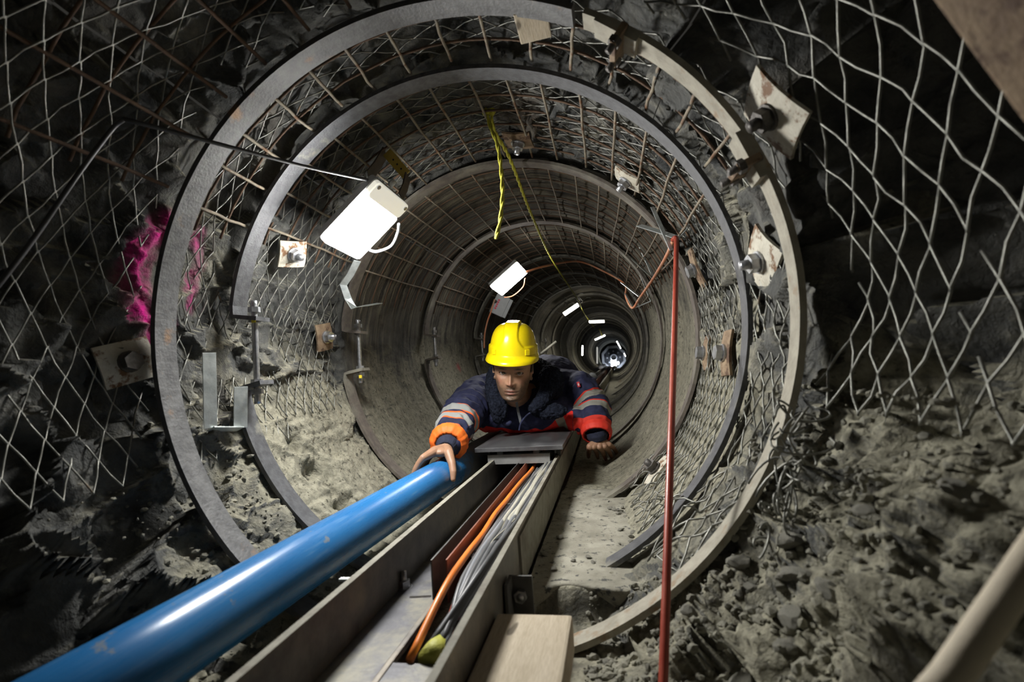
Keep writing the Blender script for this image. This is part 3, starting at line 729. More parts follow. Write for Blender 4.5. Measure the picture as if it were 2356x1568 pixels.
# cables in the trough
def trough_cable(x0, xs, z, r, mat, name, label, group, d1=2.4, seed=0, d0=.74, z0=.118, xn=-.275):
    rr = random.Random(seed); pts = []
    ds = np.linspace(d0, d1, 14)
    for i, d in enumerate(ds):
        t = min(1, (d - d0) / .17); e = t * t * (3 - 2 * t)
        x = xn * (1 - e) + (x0 + xs * math.sin(d * 5 + seed)) * e + (rr.uniform(-.003, .003) if i else 0); zz = z0 * (1 - e) + z * e + rr.uniform(-.002, .002)
        pts.append(Vector((max(-.312, min(-.224, x)), d, max(.064 + r, zz))))
    cable(name, pts, r, mat, label, 'cable', group, 8, 5)
for i in range(14):
    trough_cable(-.230 - .0084 * (i % 7), .004, .180 - .0036 * (i % 7) + .008 * (i // 7) + .002 * (i % 3), .0052, 'cable_dark' if i % 3 else 'cable_grey', 'grey_cable', 'slim dark grey cable in the bundle bound with yellow tape', 'dark grey trough cables', 2.3, i, .73, .116 + .003 * (i % 4), -.292 + .0040 * (i % 7))
for i in range(6):
    trough_cable(-.300 + .005 * i, .002, .160 + .003 * (i % 2), .0036, 'cable_grey', 'light_grey_cable', 'slim light grey cable beside the orange cable in the trough', 'light grey trough cables', 2.3, 40 + i, .84, .112, -.282 + .004 * i)
for i in range(9):
    trough_cable(-.266 + .0046 * i, .005, .170 + .0018 * i + .006 * (i % 2), .0058, 'cable_cream', 'cream_cable', 'dusty cream cable looping against the right track bar', 'cream trough cables', 2.4, 60 + i, .93, .10, -.262 + .003 * i)
trough_cable(-.300, .003, .172, .0062, 'cable_orange', 'orange_cable', 'bright orange cable snaking on top of the trough bundle', None, 2.4, 5, .705, .118, -.312)
for i in range(3):
    trough_cable(-.309 + .004 * i, .001, .120, .0042, 'cable_red', 'red_cable', 'thin red cable against the reddish trough plate', 'red trough cables', 2.4, 80 + i, .80, .10, -.298 + .006 * i)
tp = Vector((-.282, .728, .118)); o = MB().tube([tp + Vector((-.003, -.022, 0)), tp, tp + Vector((.003, .020, 0))], [.0165, .0180, .0165], 14).build('yellow_tape', 'tape_yellow', None, True); tagp(o, 'yellow tape wrapped round the cable bundle end', 'tape')
for (x, d, z) in ((-.286, 1.0, .158), (-.286, 1.33, .162)):
    o = MB().tube([Vector((x + .016 * math.cos(a), d, z + .009 * math.sin(a))) for a in np.linspace(0, 6.28, 14)], .0014, 5).build('cable_tie', 'cable_black', None, True); tagp(o, 'black cable tie round the light grey cables', 'cable tie', 'black cable ties')
o = MB().tube(spline([(-.262, .97, .170), (-.255, 1.0, .186), (-.24, 1.06, .192), (-.233, 1.12, .193), (-.245, 1.16, .188)], 6), .0016, 6).build('cream_tie', 'cable_cream', None, True); tagp(o, 'loose cream tie wire curling over the cream cables', 'cable tie')

# ================================================================== BLUE PIPE
def pipe_c(d): return Vector((-.63 + (d - .6) * .055 + float(FX(d)), d, .172 + (d - .6) * .0133 + float(FO(d))))
PR = .0545
tagp(MB().tube([pipe_c(d) for d in (.25, .6, .9, 1.2, 1.5, 1.8, 2.2, 2.6, 3.2, 4, 5, 6)], PR, 40).build('blue_pipe', 'pipe_blue', None, True), 'thick glossy blue plastic pipe running into the tunnel left of the track', 'pipe')

# ================================================================== LAMPS
def lamp(c4, name, label, mat, thick=.035, dim=.22, group=None):
    """c4: four 3D corners a(near low) b(far low) c(far high) d(near high) of the lit face"""
    a, b_, c, d = c4; ce = (a + b_ + c + d) / 4
    U = ((d + c) - (a + b_)).normalized(); W = ((b_ + c) - (a + d)); W = (W - U * W.dot(U)).normalized()
    lu = ((d - a).length + (c - b_).length) / 2; lw = ((b_ - a).length + (c - d).length) / 2
    nn = U.cross(W); axis = Vector((float(AX(ce.y)), ce.y, float(AZ(ce.y))))
    if nn.dot(axis - ce) < 0: nn = -nn
    root = empty(name, ce - nn * thick, label, 'lamp', group)
    def slabm(cu0, cu1, wf, z0, z1, rad):
        mb = MB(); pts = []
        for (sx, sy) in ((1, 1), (-1, 1), (-1, -1), (1, -1)):
            for k in range(5):
                t = math.pi / 2 * k / 4 + {(1, 1): 0, (-1, 1): math.pi / 2, (-1, -1): math.pi, (1, -1): 1.5 * math.pi}[(sx, sy)]
                x = (cu1 if sx > 0 else cu0) - sx * rad + rad * math.cos(t); y = sy * (lw * wf / 2 - rad) + rad * math.sin(t); pts.append((x, y))
        n = len(pts); v = [ce + U * x + W * y + nn * z0 for x, y in pts] + [ce + U * x + W * y + nn * (z1 - .003) for x, y in pts] + [ce + U * (x * .985) + W * (y * .97) + nn * z1 for x, y in pts]
        f = [(i, (i + 1) % n, n + (i + 1) % n, n + i) for i in range(n)] + [(n + i, n + (i + 1) % n, 2 * n + (i + 1) % n, 2 * n + i) for i in range(n)] + [tuple(range(n))[::-1], tuple(range(2 * n, 3 * n))]
        return mb.add(v, f)
    h2 = lu / 2
    slabm(-h2 * 1.01, h2 * 1.01, 1.01, -thick, -.016, .012).build('housing', 'lamp_housing', root)
    if dim:
        slabm(-h2, h2 - lu * dim, 1, -.0155, 0, .012).build('lit_diffuser', mat, root)
        slabm(h2 - lu * dim + .0005, h2, 1, -.0155, 0, .012).build('frosted_end', 'frosted_cover', root)
        for s_ in (-1, 1):
            MB().tube([ce + U * (h2 - .012) + W * (s_ * (lw / 2 - .012)) - nn * .002, ce + U * (h2 - .012) + W * (s_ * (lw / 2 - .012)) + nn * .002], .006, 10).build('screw', 'bolt_steel', root)
    else:
        slabm(-h2, h2, 1, -.0155, 0, .012).build('lit_diffuser', mat, root)
    return root, ce, U, W, nn, lu, lw
L1 = lamp((P(745, 558, 1.20), P(825, 598, 1.365), P(942, 480, 1.365), P(875, 414, 1.20)), 'tunnel_lamp', 'large glaring white work lamp with a frosted end under the near left vault', 'lamp_lit')
root, ce, U, W, nn, lu, lw = L1
bk = MB(); q0 = ce + U * (lu / 2 + .008) - nn * .035
yb = P(905, 378, 1.38)
A = P(948, 115 + 320 - 40, 1.40)
# cable gland and the white cable looping behind the lamp
MB().tube(spline([P(918, 515, 1.37), P(915, 535, 1.40), P(900, 565, 1.42), P(868, 578, 1.42), P(850, 575, 1.42)], 8), .0045, 8).build('lamp_cable', 'cable_grey', root, True)
MB().tube([q0 + U * -.004, q0 + U * .018], .008, 10).build('cable_gland', 'lamp_housing', root, True)
hb = empty('hanger_bracket', PW(905, 378, .62), 'yellow perforated strap bracket holding the large lamp to the vault', 'bracket')
MB().strip([P(890, 350, 1.38), P(935, 402, 1.38)], nn.cross(Vector((1, 0, 1))) if False else (P(893, 365, 1.38) - P(900, 352, 1.38)), .030, .004).build('yellow_strap', 'bracket_yellow', hb, False, .0008)
for t in (.35, .55, .75):
    q = P(890, 350, 1.38).lerp(P(935, 402, 1.38), t); MB().tube([q - Vector((0, .0035, 0)), q + Vector((0, .0035, 0))], .0028, 8).build('slot', 'rubber', hb)
MB().strip([P(886, 350, 1.385), P(865, 385, 1.36), P(848, 405, 1.34)], Vector((0, 1, 0)), .04, .004).build('bracket_arm', 'bracket_dark', hb)
MB().strip([P(938, 405, 1.385), P(932, 430, 1.37), P(922, 452, 1.36)], Vector((0, 1, 0)), .035, .004).build('bracket_arm', 'bracket_dark', hb)
MB().tube([P(905, 372, 1.40), PW(905, 372, .63)], .005, 6).build('bracket_stud', 'bracket_dark', hb)
L2 = lamp((P(1132, 660, 2.72), P(1155, 683, 2.95), P(1212, 628, 2.95), P(1196, 607, 2.72)), 'tunnel_lamp', 'second white work lamp above the yellow helmet with an orange cable', 'lamp_lit_mid', dim=0)
MB().tube(spline([P(1208, 640, 2.96), P(1203, 660, 3.0), P(1180, 680, 3.02), P(1160, 684, 3.02)], 8), .0035, 8).build('lamp_cable', 'cable_orange_worn', L2[0], True)
def small_lamp(px, py, d, ang, L, wd, label, mat='lamp_lit_far', tiltY=.0, group=None):
    ce = P(px, py, d); U = RIGHT * math.cos(ang) + UP * math.sin(ang); ax = Vector((float(AX(d)), d, float(AZ(d)))); Y = Vector((0, 1, tiltY)).normalized()
    U = (U - Y * U.dot(Y)).normalized(); W = Y
    return lamp((ce - U * L / 2 - W * wd / 2, ce - U * L / 2 + W * wd / 2, ce + U * L / 2 + W * wd / 2, ce + U * L / 2 - W * wd / 2), 'tunnel_lamp', label, mat, .03, 0, group)
small_lamp(1315, 713, 6.0, math.radians(33), .20, .22, 'third white lamp strip in a nest of wires beyond the helmet')
small_lamp(1373, 741, 7.0, math.radians(1), .20, .20, 'fourth white lamp strip, level, touching the yellow rope')
small_lamp(1381, 777, 10.5, math.radians(24), .22, .22, 'fifth white lamp strip, tilted, near the tunnel end')
small_lamp(1423, 793, 17.0, math.radians(-62), .26, .24, 'far white lamp leaning on the right of the tunnel end')
small_lamp(1341, 806, 10.0, math.radians(88), .19, .16, 'far upright lamp on the left wall near the tunnel end', 'lamp_lit_far')
small_lamp(1437, 816, 18.0, math.radians(-65), .12, .08, 'far slim lamp beside the dark machine face', 'lamp_lit_far')
tagp(MB().tube([P(1374, 798, 14.5), P(1374, 836, 14.5)], .018, 8).build('light_tube', 'lamp_dim', None, True), 'tall pale upright tube left of the machine face', 'tube')
# wire nest round the third lamp
tb = MB()
for i in range(16):
    p = P(1312 + random.uniform(-24, 30), 700 + random.uniform(-12, 6), 5.9); q = p + Vector((random.uniform(-.15, .15), random.uniform(-.1, .1), random.uniform(.0, .08)))
    tb.tube(spline([p, (p + q) / 2 + Vector((0, 0, .03)), q], 4), .0035, 5)
tagp(tb.build('wire_nest', 'wire', None, True), 'nest of thin wires above the third lamp', 'wire', kind='stuff')

# junction box hanging below the second lamp
jb = empty('junction_box', P(1150, 702, 3.4), 'grey junction box with red print hanging under the second lamp', 'box')
U = (RIGHT * .42 + UP * .9).normalized(); Vv = (RIGHT * .9 - UP * .42).normalized(); Nn = U.cross(Vv); ctr = P(1150, 702, 3.4)
MB().box(ctr, .139, .095, .06, (U, Vv, Nn)).build('body', 'box_grey', jb, False, .004)
MB().box(ctr + Vv * .058, .133, .024, .05, (U, Vv, Nn)).build('lid_rim', 'box_grey', jb, False, .003)
fd = -1 if Nn.dot(FWD) > 0 else 1
for k in range(5):
    MB().box(ctr + U * (-.032 + .015 * k) - Vv * .018 + Nn * (fd * .0305), .011, .013, .0015, (U, Vv, Nn)).build('printed_letter', 'red_print', jb)
MB().tube([ctr - Vv * .036 + U * .01 + Nn * fd * .03, ctr - Vv * .036 + U * .01 + Nn * fd * .042], .011, 10).build('cable_gland', 'bracket_dark', jb, True)
cable('orange_lead', [P(1138, 688, 3.34), P(1130, 715, 3.33), P(1121, 740, 3.33), P(1115, 770, 3.34), P(1114, 800, 3.36)], .0055, 'cable_orange_worn', 'short orange lead drooping from the junction box')
# ------------------------------------------------------------------ orange cable and its hangers
cable('orange_wall_cable', [P(1208, 626, 2.9), P(1255, 612, 3.1), P(1330, 601, 3.5), P(1385, 622, 3.55), P(1436, 652, 3.3), P(1440, 682, 3.0), P(1455, 708, 2.75), P(1472, 685, 2.6), P(1500, 645, 2.3), P(1530, 595, 1.85), P(1551, 549, 1.53)], .0062, 'cable_orange_worn', 'orange cable looping along the right wall from lamp to strap hangers', n=8)
cable('hanging_red_cable', [P(1548, 552, 1.53), P(1554, 547, 1.50), P(1556, 565, 1.47), P(1552, 760, 1.20), P(1541, 1100, .92), P(1527, 1540, .73), P(1522, 1700, .69)], .0066, 'cable_red', 'taut red cable hanging from the strap hanger down past the camera', n=12)
def strap(pts, wid, label, group=None, wd=None, th=.002, name='strap_hanger'):
    o = MB().strip(pts, wd or Vector((.2, 1, .1)), wid, th).build(name, 'galvanised'); return tagp(o, label, 'strap', group)
strap([P(1570, 282, 1.28), P(1590, 365, 1.36), P(1615, 474, 1.46), P(1590, 515, 1.49), P(1562, 548, 1.51), P(1535, 538, 1.55), P(1470, 518, 1.66)], .021, 'long bent galvanised strap holding the red cable on the right wall', wd=Vector((.5, .8, .5)))
strap([P(1501, 476, 1.62), P(1525, 530, 1.55), P(1545, 575, 1.52)], .012, 'short galvanised strap crossing behind the red cable top', wd=Vector((.8, .3, .2)))
strap([P(1453, 594, 2.25), P(1505, 643, 2.28)], .024, 'galvanised strap under the orange cable, second hanger', wd=Vector((.3, 1, .3)))
strap([P(1466, 553, 2.3), P(1504, 640, 2.28), P(1545, 606, 2.2)], .010, 'thin galvanised wire strap of the second hanger', wd=Vector((.6, .4, .3)))
strap([P(1431, 650, 2.75), P(1472, 682, 2.62)], .022, 'galvanised strap under the orange cable, third hanger', wd=Vector((.3, 1, .3)))
strap([P(1468, 622, 2.62), P(1498, 692, 2.62), P(1460, 708, 2.76)], .014, 'bent galvanised strap of the third hanger by the cable loop', wd=Vector((.3, 1, .2)))
strap([P(1440, 676, 3.0), P(1457, 706, 2.78)], .016, 'galvanised strap inside the lowest loop of the orange cable', wd=Vector((.3, 1, .2)))
# left straps and the U bracket
strap([P(822, 600, 1.46), P(806, 632, 1.50), P(790, 655, 1.52), P(800, 684, 1.54), P(814, 708, 1.55), P(840, 703, 1.62), P(874, 697, 1.72)], .022, 'zigzag galvanised strap hanging under the large lamp on the left', wd=Vector((.9, .5, .0)))
ub = empty('u_bracket', P(517, 985, 1.03), 'galvanised U bracket with uneven legs hooked on the second ring', 'bracket')
fx = (RIGHT + Vector((0, -.2, 0))).normalized()
MB().strip([P(481, 811, 1.00), P(483, 900, 1.00), P(484, 984, 1.00)], Vector((.40, .92, 0)), .029, .003).build('long_leg', 'galvanised', ub, False, .0006)
MB().strip([P(554, 889, 1.085), P(553, 984, 1.085)], Vector((.40, .92, 0)), .033, .003).build('short_leg', 'galvanised', ub, False, .0006)
MB().strip([P(484, 986, 1.0), P(553, 986, 1.085)], Vector((.40, .92, 0)), .024, .003).build('bottom_web', 'galvanised', ub, False, .0006)

# ------------------------------------------------------------------ ropes and black cables
def rope(name, pts, r, label, sub=10):
    c = spline(pts, sub); dense = []
    mb = MB(); L = 0; tot = [0]
    for a, b_ in zip(c[:-1], c[1:]): tot.append(tot[-1] + (b_ - a).length)
    for ph in (0, math.pi):
        pts2 = []
        for i, p in enumerate(c):
            t = (c[min(i + 1, len(c) - 1)] - c[max(i - 1, 0)]).normalized(); u = t.orthogonal().normalized(); v = t.cross(u); an = tot[i] / (r * 5) * 2 * math.pi / 3 + ph
            pts2.append(p + (u * math.cos(an) + v * math.sin(an)) * r * .45)
        mb.tube(pts2, r * .68, 7)
    return tagp(mb.build(name, 'rope_yellow', None, True), label, 'rope')
rope('yellow_rope', [P(1118, 246, 1.38), P(1128, 290, 1.38), P(1146, 340, 1.36), P(1156, 430, 1.34), P(1152, 500, 1.33), P(1141, 549, 1.33)], .0056, 'short yellow braided rope end hanging from the vault mesh', 26)
rope('yellow_rope', [P(1130, 246, 1.38), P(1137, 300, 1.42), P(1175, 370, 1.6), P(1225, 500, 2.1), P(1275, 605, 3.0), P(1330, 690, 5.2), P(1345, 722, 6.6), P(1367, 753, 8.0)], .0056, 'long taut yellow rope running down the tunnel vault to the far lamps', 40)
cable('far_yellow_rope', [P(1380, 757, 9), P(1386, 772, 10.2)], .012, 'rope_yellow', 'yellow rope piece hanging at the fifth lamp', 'rope')
k_ = empty('rope_knot', P(1124, 252, 1.38), 'yellow rope knot tied on the vault mesh', 'knot')
MB().ball(P(1118, 255, 1.38), .012, .012, .016).build('loop', 'rope_yellow', k_, True); MB().ball(P(1131, 252, 1.385), .012, .012, .018).build('loop', 'rope_yellow', k_, True)
cable('black_cable', [P(285, 274, .745), P(330, 285, .76), P(500, 330, .86), P(700, 382, 1.05), P(850, 415, 1.21)], .0042, 'cable_black', 'thin black cable stretched from the left mesh to the large lamp')
cable('black_cable', [P(285, 274, .745), P(255, 300, .735), P(180, 400, .69), P(80, 545, .645), P(0, 650, .61), P(-60, 720, .59)], .0042, 'cable_black', 'black cable sagging down the left mesh towards the camera')
# loose white stick beyond the man
tagp(MB().tube([P(1245, 813, 3.3), P(1280, 785, 3.3)], .008, 8).build('white_rod', 'cable_cream', None, True), 'short white rod sticking up behind the man on the left wall', 'rod')
# ------------------------------------------------------------------ near camera: pole and rusty beam
tagp(MB().tube([P(2060, 1700, .33), P(2185, 1560, .34), P(2356, 1310, .36), P(2700, 800, .42)], .0095, 14).build('blurred_pole', 'pole_wood', None, True), 'pale pole slanting across the near right corner, out of focus', 'pole')
bA, bB = P(2400, -90, .40), P(2620, 190, .40)
tagp(MB().strip([bA - (bB - bA) * .3, bB + (bB - bA) * 1.0], (RIGHT * .78 + UP * .62), .10, .05).build('rusty_beam', 'plate_brown', None, False, .003), 'rusty steel beam cutting the upper right corner', 'beam')

# ================================================================== TUNNEL END MACHINE
D_ = 24.0; ec = P(1412, 822, D_)
mach = empty('boring_machine', ec + Vector((0, 0, -.55)), 'dark machine face with grey rings and a white light at the tunnel end', 'machine')
def disc(c, r0, r1, y0, y1, n=40, oct=False):
    mb = MB(); n = 8 if oct else n; v = []; f = []; off = math.pi / 8 if oct else 0
    for (r, y) in ((r0, y0), (r1, y0), (r1, y1), (r0, y1)):
        for j in range(n): a = 2 * math.pi * j / n + off; v.append(c + Vector((r * math.cos(a), y, r * math.sin(a))))
    for k in range(4):
        for j in range(n): f.append((k * n + j, k * n + (j + 1) % n, ((k + 1) % 4) * n + (j + 1) % n, ((k + 1) % 4) * n + j))
    return mb.add(v, f)
disc(ec, .001, .64, .3, .4).build('bulkhead', 'machine_dark', mach)
disc(ec, .47, .58, 0, .3, 8, True).build('collar', 'machine_grey', mach)
disc(ec, .115, .155, -.2, .3, 28).build('hub_ring', 'machine_grey', mach)
disc(ec, .001, .115, -.0, .2, 28).build('hub_core', 'rubber', mach)
for k in range(8):
    a = k * math.pi / 4; q = ec + Vector((.29 * math.cos(a), .15, .29 * math.sin(a))); MB().tube([q, q + Vector((0, -.12, 0))], .035, 10).build('stud', 'machine_grey', mach)
MB().box(P(1412, 836, D_ - .3), .24, .06, .30).build('lit_panel', 'machine_light', mach)
MB().ball(P(1422, 835, D_ - .4), .05, .03, .07).build('lit_spot', 'machine_light', mach)
tagp(MB().tube([P(1365, 858, 13.5), P(1378, 850, 16), P(1390, 842, 21)], .10, 14).build('grey_hose', 'machine_grey', None, True), 'fat pale hose lying left of the far track', 'hose')

# ================================================================== LOOSE STONES
stones = []
for k in range(6):
    bm = bmesh.new(); bmesh.ops.create_icosphere(bm, subdivisions=2, radius=1)
    r_ = random.Random(k); pl_ = [(Vector((r_.uniform(-1, 1), r_.uniform(-1, 1), r_.uniform(-1, 1))).normalized(), r_.uniform(.55, .85)) for _ in range(9)]
    for v in bm.verts:
        for nrm, dist in pl_:
            t = v.co.dot(nrm)
            if t > dist: v.co -= nrm * (t - dist)
        v.co.z *= .6; v.co.x *= 1.15
    me = bpy.data.meshes.new('stone'); bm.to_mesh(me); bm.free(); me.materials.append(MATS['stone']); stones.append(me)
def ground_z(x, d):
    x = np.asarray(x, float); d = np.asarray(d, float); z = floor_z(x, d); r = np.full(x.shape, .7); dx = x - AX(d)
    for _ in range(5):
        th = -np.degrees(np.arccos(np.clip(dx / r, -.99, .99))); r = np.maximum(rock_radius(th, d), np.abs(dx) + .02)
    return np.maximum(z, AZ(d) - np.sqrt(np.maximum(r * r - dx * dx, .0001)))
def put_stone(x, d, s, label, group, zoff=0):
    z = float(ground_z(np.array([[x]]), np.array([[d]]))[0, 0])
    if -.2 < x < .08 and 1.02 < d < 1.85: z = .094
    o = bpy.data.objects.new('stone', random.choice(stones)); COL.objects.link(o); o.location = (x, d, z + s * .35 + zoff); o.scale = (s, s * random.uniform(.7, 1.2), s * random.uniform(.6, 1)); o.rotation_euler = (random.uniform(-.4, .4), random.uniform(-.4, .4), random.uniform(0, 6))
    tagp(o, label, 'stone', group)
for (px, py, s) in ((1232, 1275, .016), (1252, 1278, .012), (1322, 1142, .008), (1355, 1283, .008), (1290, 1237, .010), (1312, 1145, .006), (1275, 1310, .008), (1210, 1310, .010), (1318, 1292, .007), (1365, 1295, .007)):
    q = PZ(px, py, .094); put_stone(q.x, q.y, s, 'dark angular stone lying on the flat fill beside the track', 'stones on the flat fill')
for i in range(60):
    x = random.gauss(.20, .13); d = random.uniform(.55, .97)
    if x < -.05 or x > .42: continue
    put_stone(x, d, random.choice((.006, .008, .010, .014, .022)), 'broken grey stone in the rubble heap below the outermost ring', 'stones of the rubble heap')
for i in range(40):
    t = random.random(); q = PZ(1400 + 70 * t + random.gauss(0, 18), 1130 + 120 * t + random.gauss(0, 20), .095); put_stone(q.x, q.y, random.choice((.004, .006, .008)), 'small dark stone chip along the foot of the right wall', 'stone chips at the right wall')

gv = MB(); rg_ = random.Random(99)
ico = [((-.526, 0, .851)), (.526, 0, .851), (-.526, 0, -.851), (.526, 0, -.851), (0, .851, .526), (0, .851, -.526), (0, -.851, .526), (0, -.851, -.526), (.851, .526, 0), (-.851, .526, 0), (.851, -.526, 0), (-.851, -.526, 0)]
icf = [(0, 4, 1), (0, 9, 4), (9, 5, 4), (4, 5, 8), (4, 8, 1), (8, 10, 1), (8, 3, 10), (5, 3, 8), (5, 2, 3), (2, 7, 3), (7, 10, 3), (7, 6, 10), (7, 11, 6), (11, 0, 6), (0, 1, 6), (6, 1, 10), (9, 0, 11), (9, 11, 2), (9, 2, 5), (7, 2, 11)]
gx = []; 
for i in range(4200):
    if i % 6: x, d = rg_.uniform(-.08, .46), rg_.uniform(.52, 1.02)
    else: x, d = rg_.uniform(-.95, -.50), rg_.uniform(.70, 1.12)
    gx.append((x, d))
gz = ground_z(np.array([[a for a, b_ in gx]]), np.array([[b_ for a, b_ in gx]]))[0]
for (x, d), z in zip(gx, gz):
    sz = rg_.choice((.0022, .003, .003, .004, .0055, .008)); e = [rg_.uniform(.6, 1.3) for _ in range(3)]; an = rg_.uniform(0, 6); ca_, sa_ = math.cos(an), math.sin(an)
    vv = []
    for (a, b_, c_) in ico:
        j = rg_.uniform(.75, 1.15) * sz; a, b_, c_ = a * e[0] * j, b_ * e[1] * j, c_ * e[2] * j * .8; vv.append((x + a * ca_ - b_ * sa_, d + a * sa_ + b_ * ca_, z + c_ + sz * .2))
    gv.add(vv, icf)
tagp(gv.build('gravel', 'gravel'), 'fine grey gravel strewn over the rubble heap', 'gravel', kind='stuff')

# ================================================================== SLED
sled = empty('crawl_sled', (-.34, 1.77, .19), 'low steel trolley on the track carrying the prone man', 'sled')
MB().box((-.3405, 2.36, .2425), .313, 1.18, .015).build('deck_plate', 'sled_steel', sled, False, .0015)
MB().box((-.345, 1.795, .205), .223, .012, .034).build('front_bar', 'sled_grey', sled, False, .001)
for x in (-.41, -.28):
    MB().box((x, 1.80, .229), .02, .03, .012).build('bar_bracket', 'trough_plate', sled)
for x in (-.462, -.219):
    for y in (1.86, 2.84):
        MB().box((x + (.0 if x < -.3 else .0), y, .224), .006, .05, .022).build('wheel_fork', 'trough_plate', sled)
for y in (1.86, 2.84):
    for x in (-.439, -.213):
        MB().tube([(x - .009, y, .2145), (x + .009, y, .2145)], .0175, 18).build('wheel', 'rubber', sled, True)
    MB().tube([(-.465, y, .2145), (-.205, y, .2145)], .004, 8).build('axle', 'bolt_dark', sled, True)

# ================================================================== THE MAN
def remesh(mb, voxel, smooth=4, fac=.5):
    me = pyd('tmp', mb.v, mb.f); o = bpy.data.objects.new('tmp', me); COL.objects.link(o)
    r = o.modifiers.new('r', 'REMESH'); r.mode = 'VOXEL'; r.voxel_size = voxel
    if smooth:
        s_ = o.modifiers.new('s', 'SMOOTH'); s_.factor = fac; s_.iterations = smooth
    dg = bpy.context.evaluated_depsgraph_get(); out = bpy.data.meshes.new_from_object(o.evaluated_get(dg))
    bpy.data.objects.remove(o); bpy.data.meshes.remove(me); return out
def verts(me):
    a = np.empty(len(me.vertices) * 3, np.float32); me.vertices.foreach_get('co', a); return a.reshape(-1, 3).astype(float)
def norms(me):
    a = np.empty(len(me.vertices) * 3, np.float32); me.vertex_normals.foreach_get('vector', a); return a.reshape(-1, 3).astype(float)
def setv(me, v): me.vertices.foreach_set('co', np.asarray(v, np.float32).reshape(-1)); me.update()
# head frame: x to the picture's right, y to the back of the skull, z up
fdir = (-FWD + RIGHT * -.11 + UP * -.14).normalized()
hx = (RIGHT - fdir * RIGHT.dot(fdir)).normalized(); hz = fdir.cross(hx).normalized(); hy = -fdir
HC = P(1175, 860, 1.93) - fdir * .080
HM = np.array([hx, hy, hz]); HCn = np.array(HC)
def H(x, y, z): return HC + hx * x + hy * y + hz * z
def head_mesh():
    zs = np.concatenate([np.linspace(-.1165, .05, 110), np.linspace(.0535, .125, 28)]); n = 150
    ip = lambda zk, vk: np.interp(zs, zk, vk)
    w_ = 1.05 * ip([-.1165, -.112, -.105, -.09, -.07, -.04, 0, .03, .06, .09, .11, .12, .125], [.012, .026, .036, .047, .056, .0645, .0705, .0745, .0745, .062, .040, .022, .004])
    yf = ip([-.1165, -.112, -.10, -.088, -.066, -.045, -.02, 0, .02, .035, .06, .09, .11, .12, .125], [-.058, -.072, -.083, -.081, -.085, -.085, -.084, -.083, -.088, -.089, -.085, -.066, -.040, -.018, .008])
    yb = ip([-.1165, -.105, -.09, -.06, -.03, 0, .04, .08, .11, .12, .125], [-.030, -.012, .006, .035, .062, .085, .10, .092, .058, .034, .014])
    a = np.linspace(0, 2 * math.pi, n, endpoint=False)
    # angle measured from the face front, denser there
    a = a - .45 * np.sin(a)
    A, Zm = np.meshgrid(a, zs); Wm = w_[:, None]; F_ = yf[:, None]; B_ = yb[:, None]; mid = np.minimum(.01, (F_ + B_) / 2 + .02)
    ca, sa = np.cos(A), np.sin(A); e = .82
    X = Wm * np.sign(sa) * np.abs(sa) ** e
    Y = np.where(ca > 0, mid + (F_ - mid) * np.abs(ca) ** .92, mid + (B_ - mid) * np.abs(ca) ** .95)
    fr = np.clip(ca * 1.6, 0, 1)
    g = lambda x0, z0, sx, sz: np.exp(-((X - x0) / sx) ** 2 - ((Zm - z0) / sz) ** 2)
    D = np.zeros_like(X)
    for s_ in (-1, 1):
        D -= .0115 * g(s_ * .031, .001, .0165, .0120)                # socket
        D += .0055 * g(s_ * .030, .0215, .020, .0065)                # brow
        D += .0045 * g(s_ * .047, -.026, .016, .016)                 # cheekbone
        D += .0065 * g(s_ * .0135, -.0385, .0058, .0058)             # nostril wing
        D -= .003 * g(s_ * .0072, -.0455, .0035, .003)               # nostril
        D -= .0025 * g(s_ * .030, -.052, .007, .018)                 # nasolabial hollow
        D -= .004 * g(s_ * .050, -.060, .015, .02)
    nh = np.interp(Zm, [-.0505, -.046, -.040, -.034, -.02, 0, .014, .024], [0, .012, .0235, .0245, .0185, .0105, .0055, 0]); ns = np.interp(Zm, [-.05, -.036, -.015, .005, .02], [.0105, .0105, .0075, .0062, .008])
    D += nh * np.exp(-(X / ns) ** 2)
    D += .0042 * g(0, -.0655, .019, .0052) - .0010 * g(0, -.062, .003, .004) - .0045 * g(0, -.0717, .0215, .0020) + .0048 * g(0, -.0785, .0155, .0048) - .0035 * g(0, -.0885, .018, .005) + .0055 * g(0, -.1025, .016, .011)
    # eyelids: skin drawn over the eyeball, open as an almond
    for s_ in (-1, 1):
        ex, ez = s_ * .0315, .0015; rx = (X - ex) / .0155; up_ = np.where(Zm > ez, .0058, .0046); rz = (Zm - ez) / up_
        rr = np.sqrt(rx ** 2 + rz ** 2); lid = np.exp(-((rr - 1.25) / .28) ** 2)
        D += .0058 * lid * np.exp(-(rx / 1.5) ** 4)
        D -= .0045 * (rr < .95)
    Y = Y - D * fr
    V = X[..., None] * np.array(hx) + Y[..., None] * np.array(hy) + Zm[..., None] * np.array(hz) + HCn
    v = V.reshape(-1, 3).tolist(); f = []
    m_ = len(zs)
    for i in range(m_ - 1):
        for j in range(n): f.append((i * n + j, i * n + (j + 1) % n, (i + 1) * n + (j + 1) % n, (i + 1) * n + j))
    f.append(tuple(range(n))[::-1]); f.append(tuple((m_ - 1) * n + j for j in range(n)))
    return v, f
body = MB(); body.add(*head_mesh())
for s_ in (-1, 1):                                                   # ears
    pts = [H(s_ * (.072 + .006 * math.sin(t * .5)), .012 + .012 * math.cos(t), -.006 + .027 * math.sin(t)) for t in np.linspace(-1.9, 3.4, 14)]
    body.tube(pts, .0048, 8); body.ball(H(s_ * .073, .014, -.006), .0045, .013, .024, (hx, hy, hz)); body.ball(H(s_ * .073, .006, -.033), .006, .007, .009, (hx, hy, hz))
NB = P(1205, 915, 2.22)
body.caps([H(0, .020, -.075), H(0, .035, -.105), NB], [.050, .050, .060], 18)
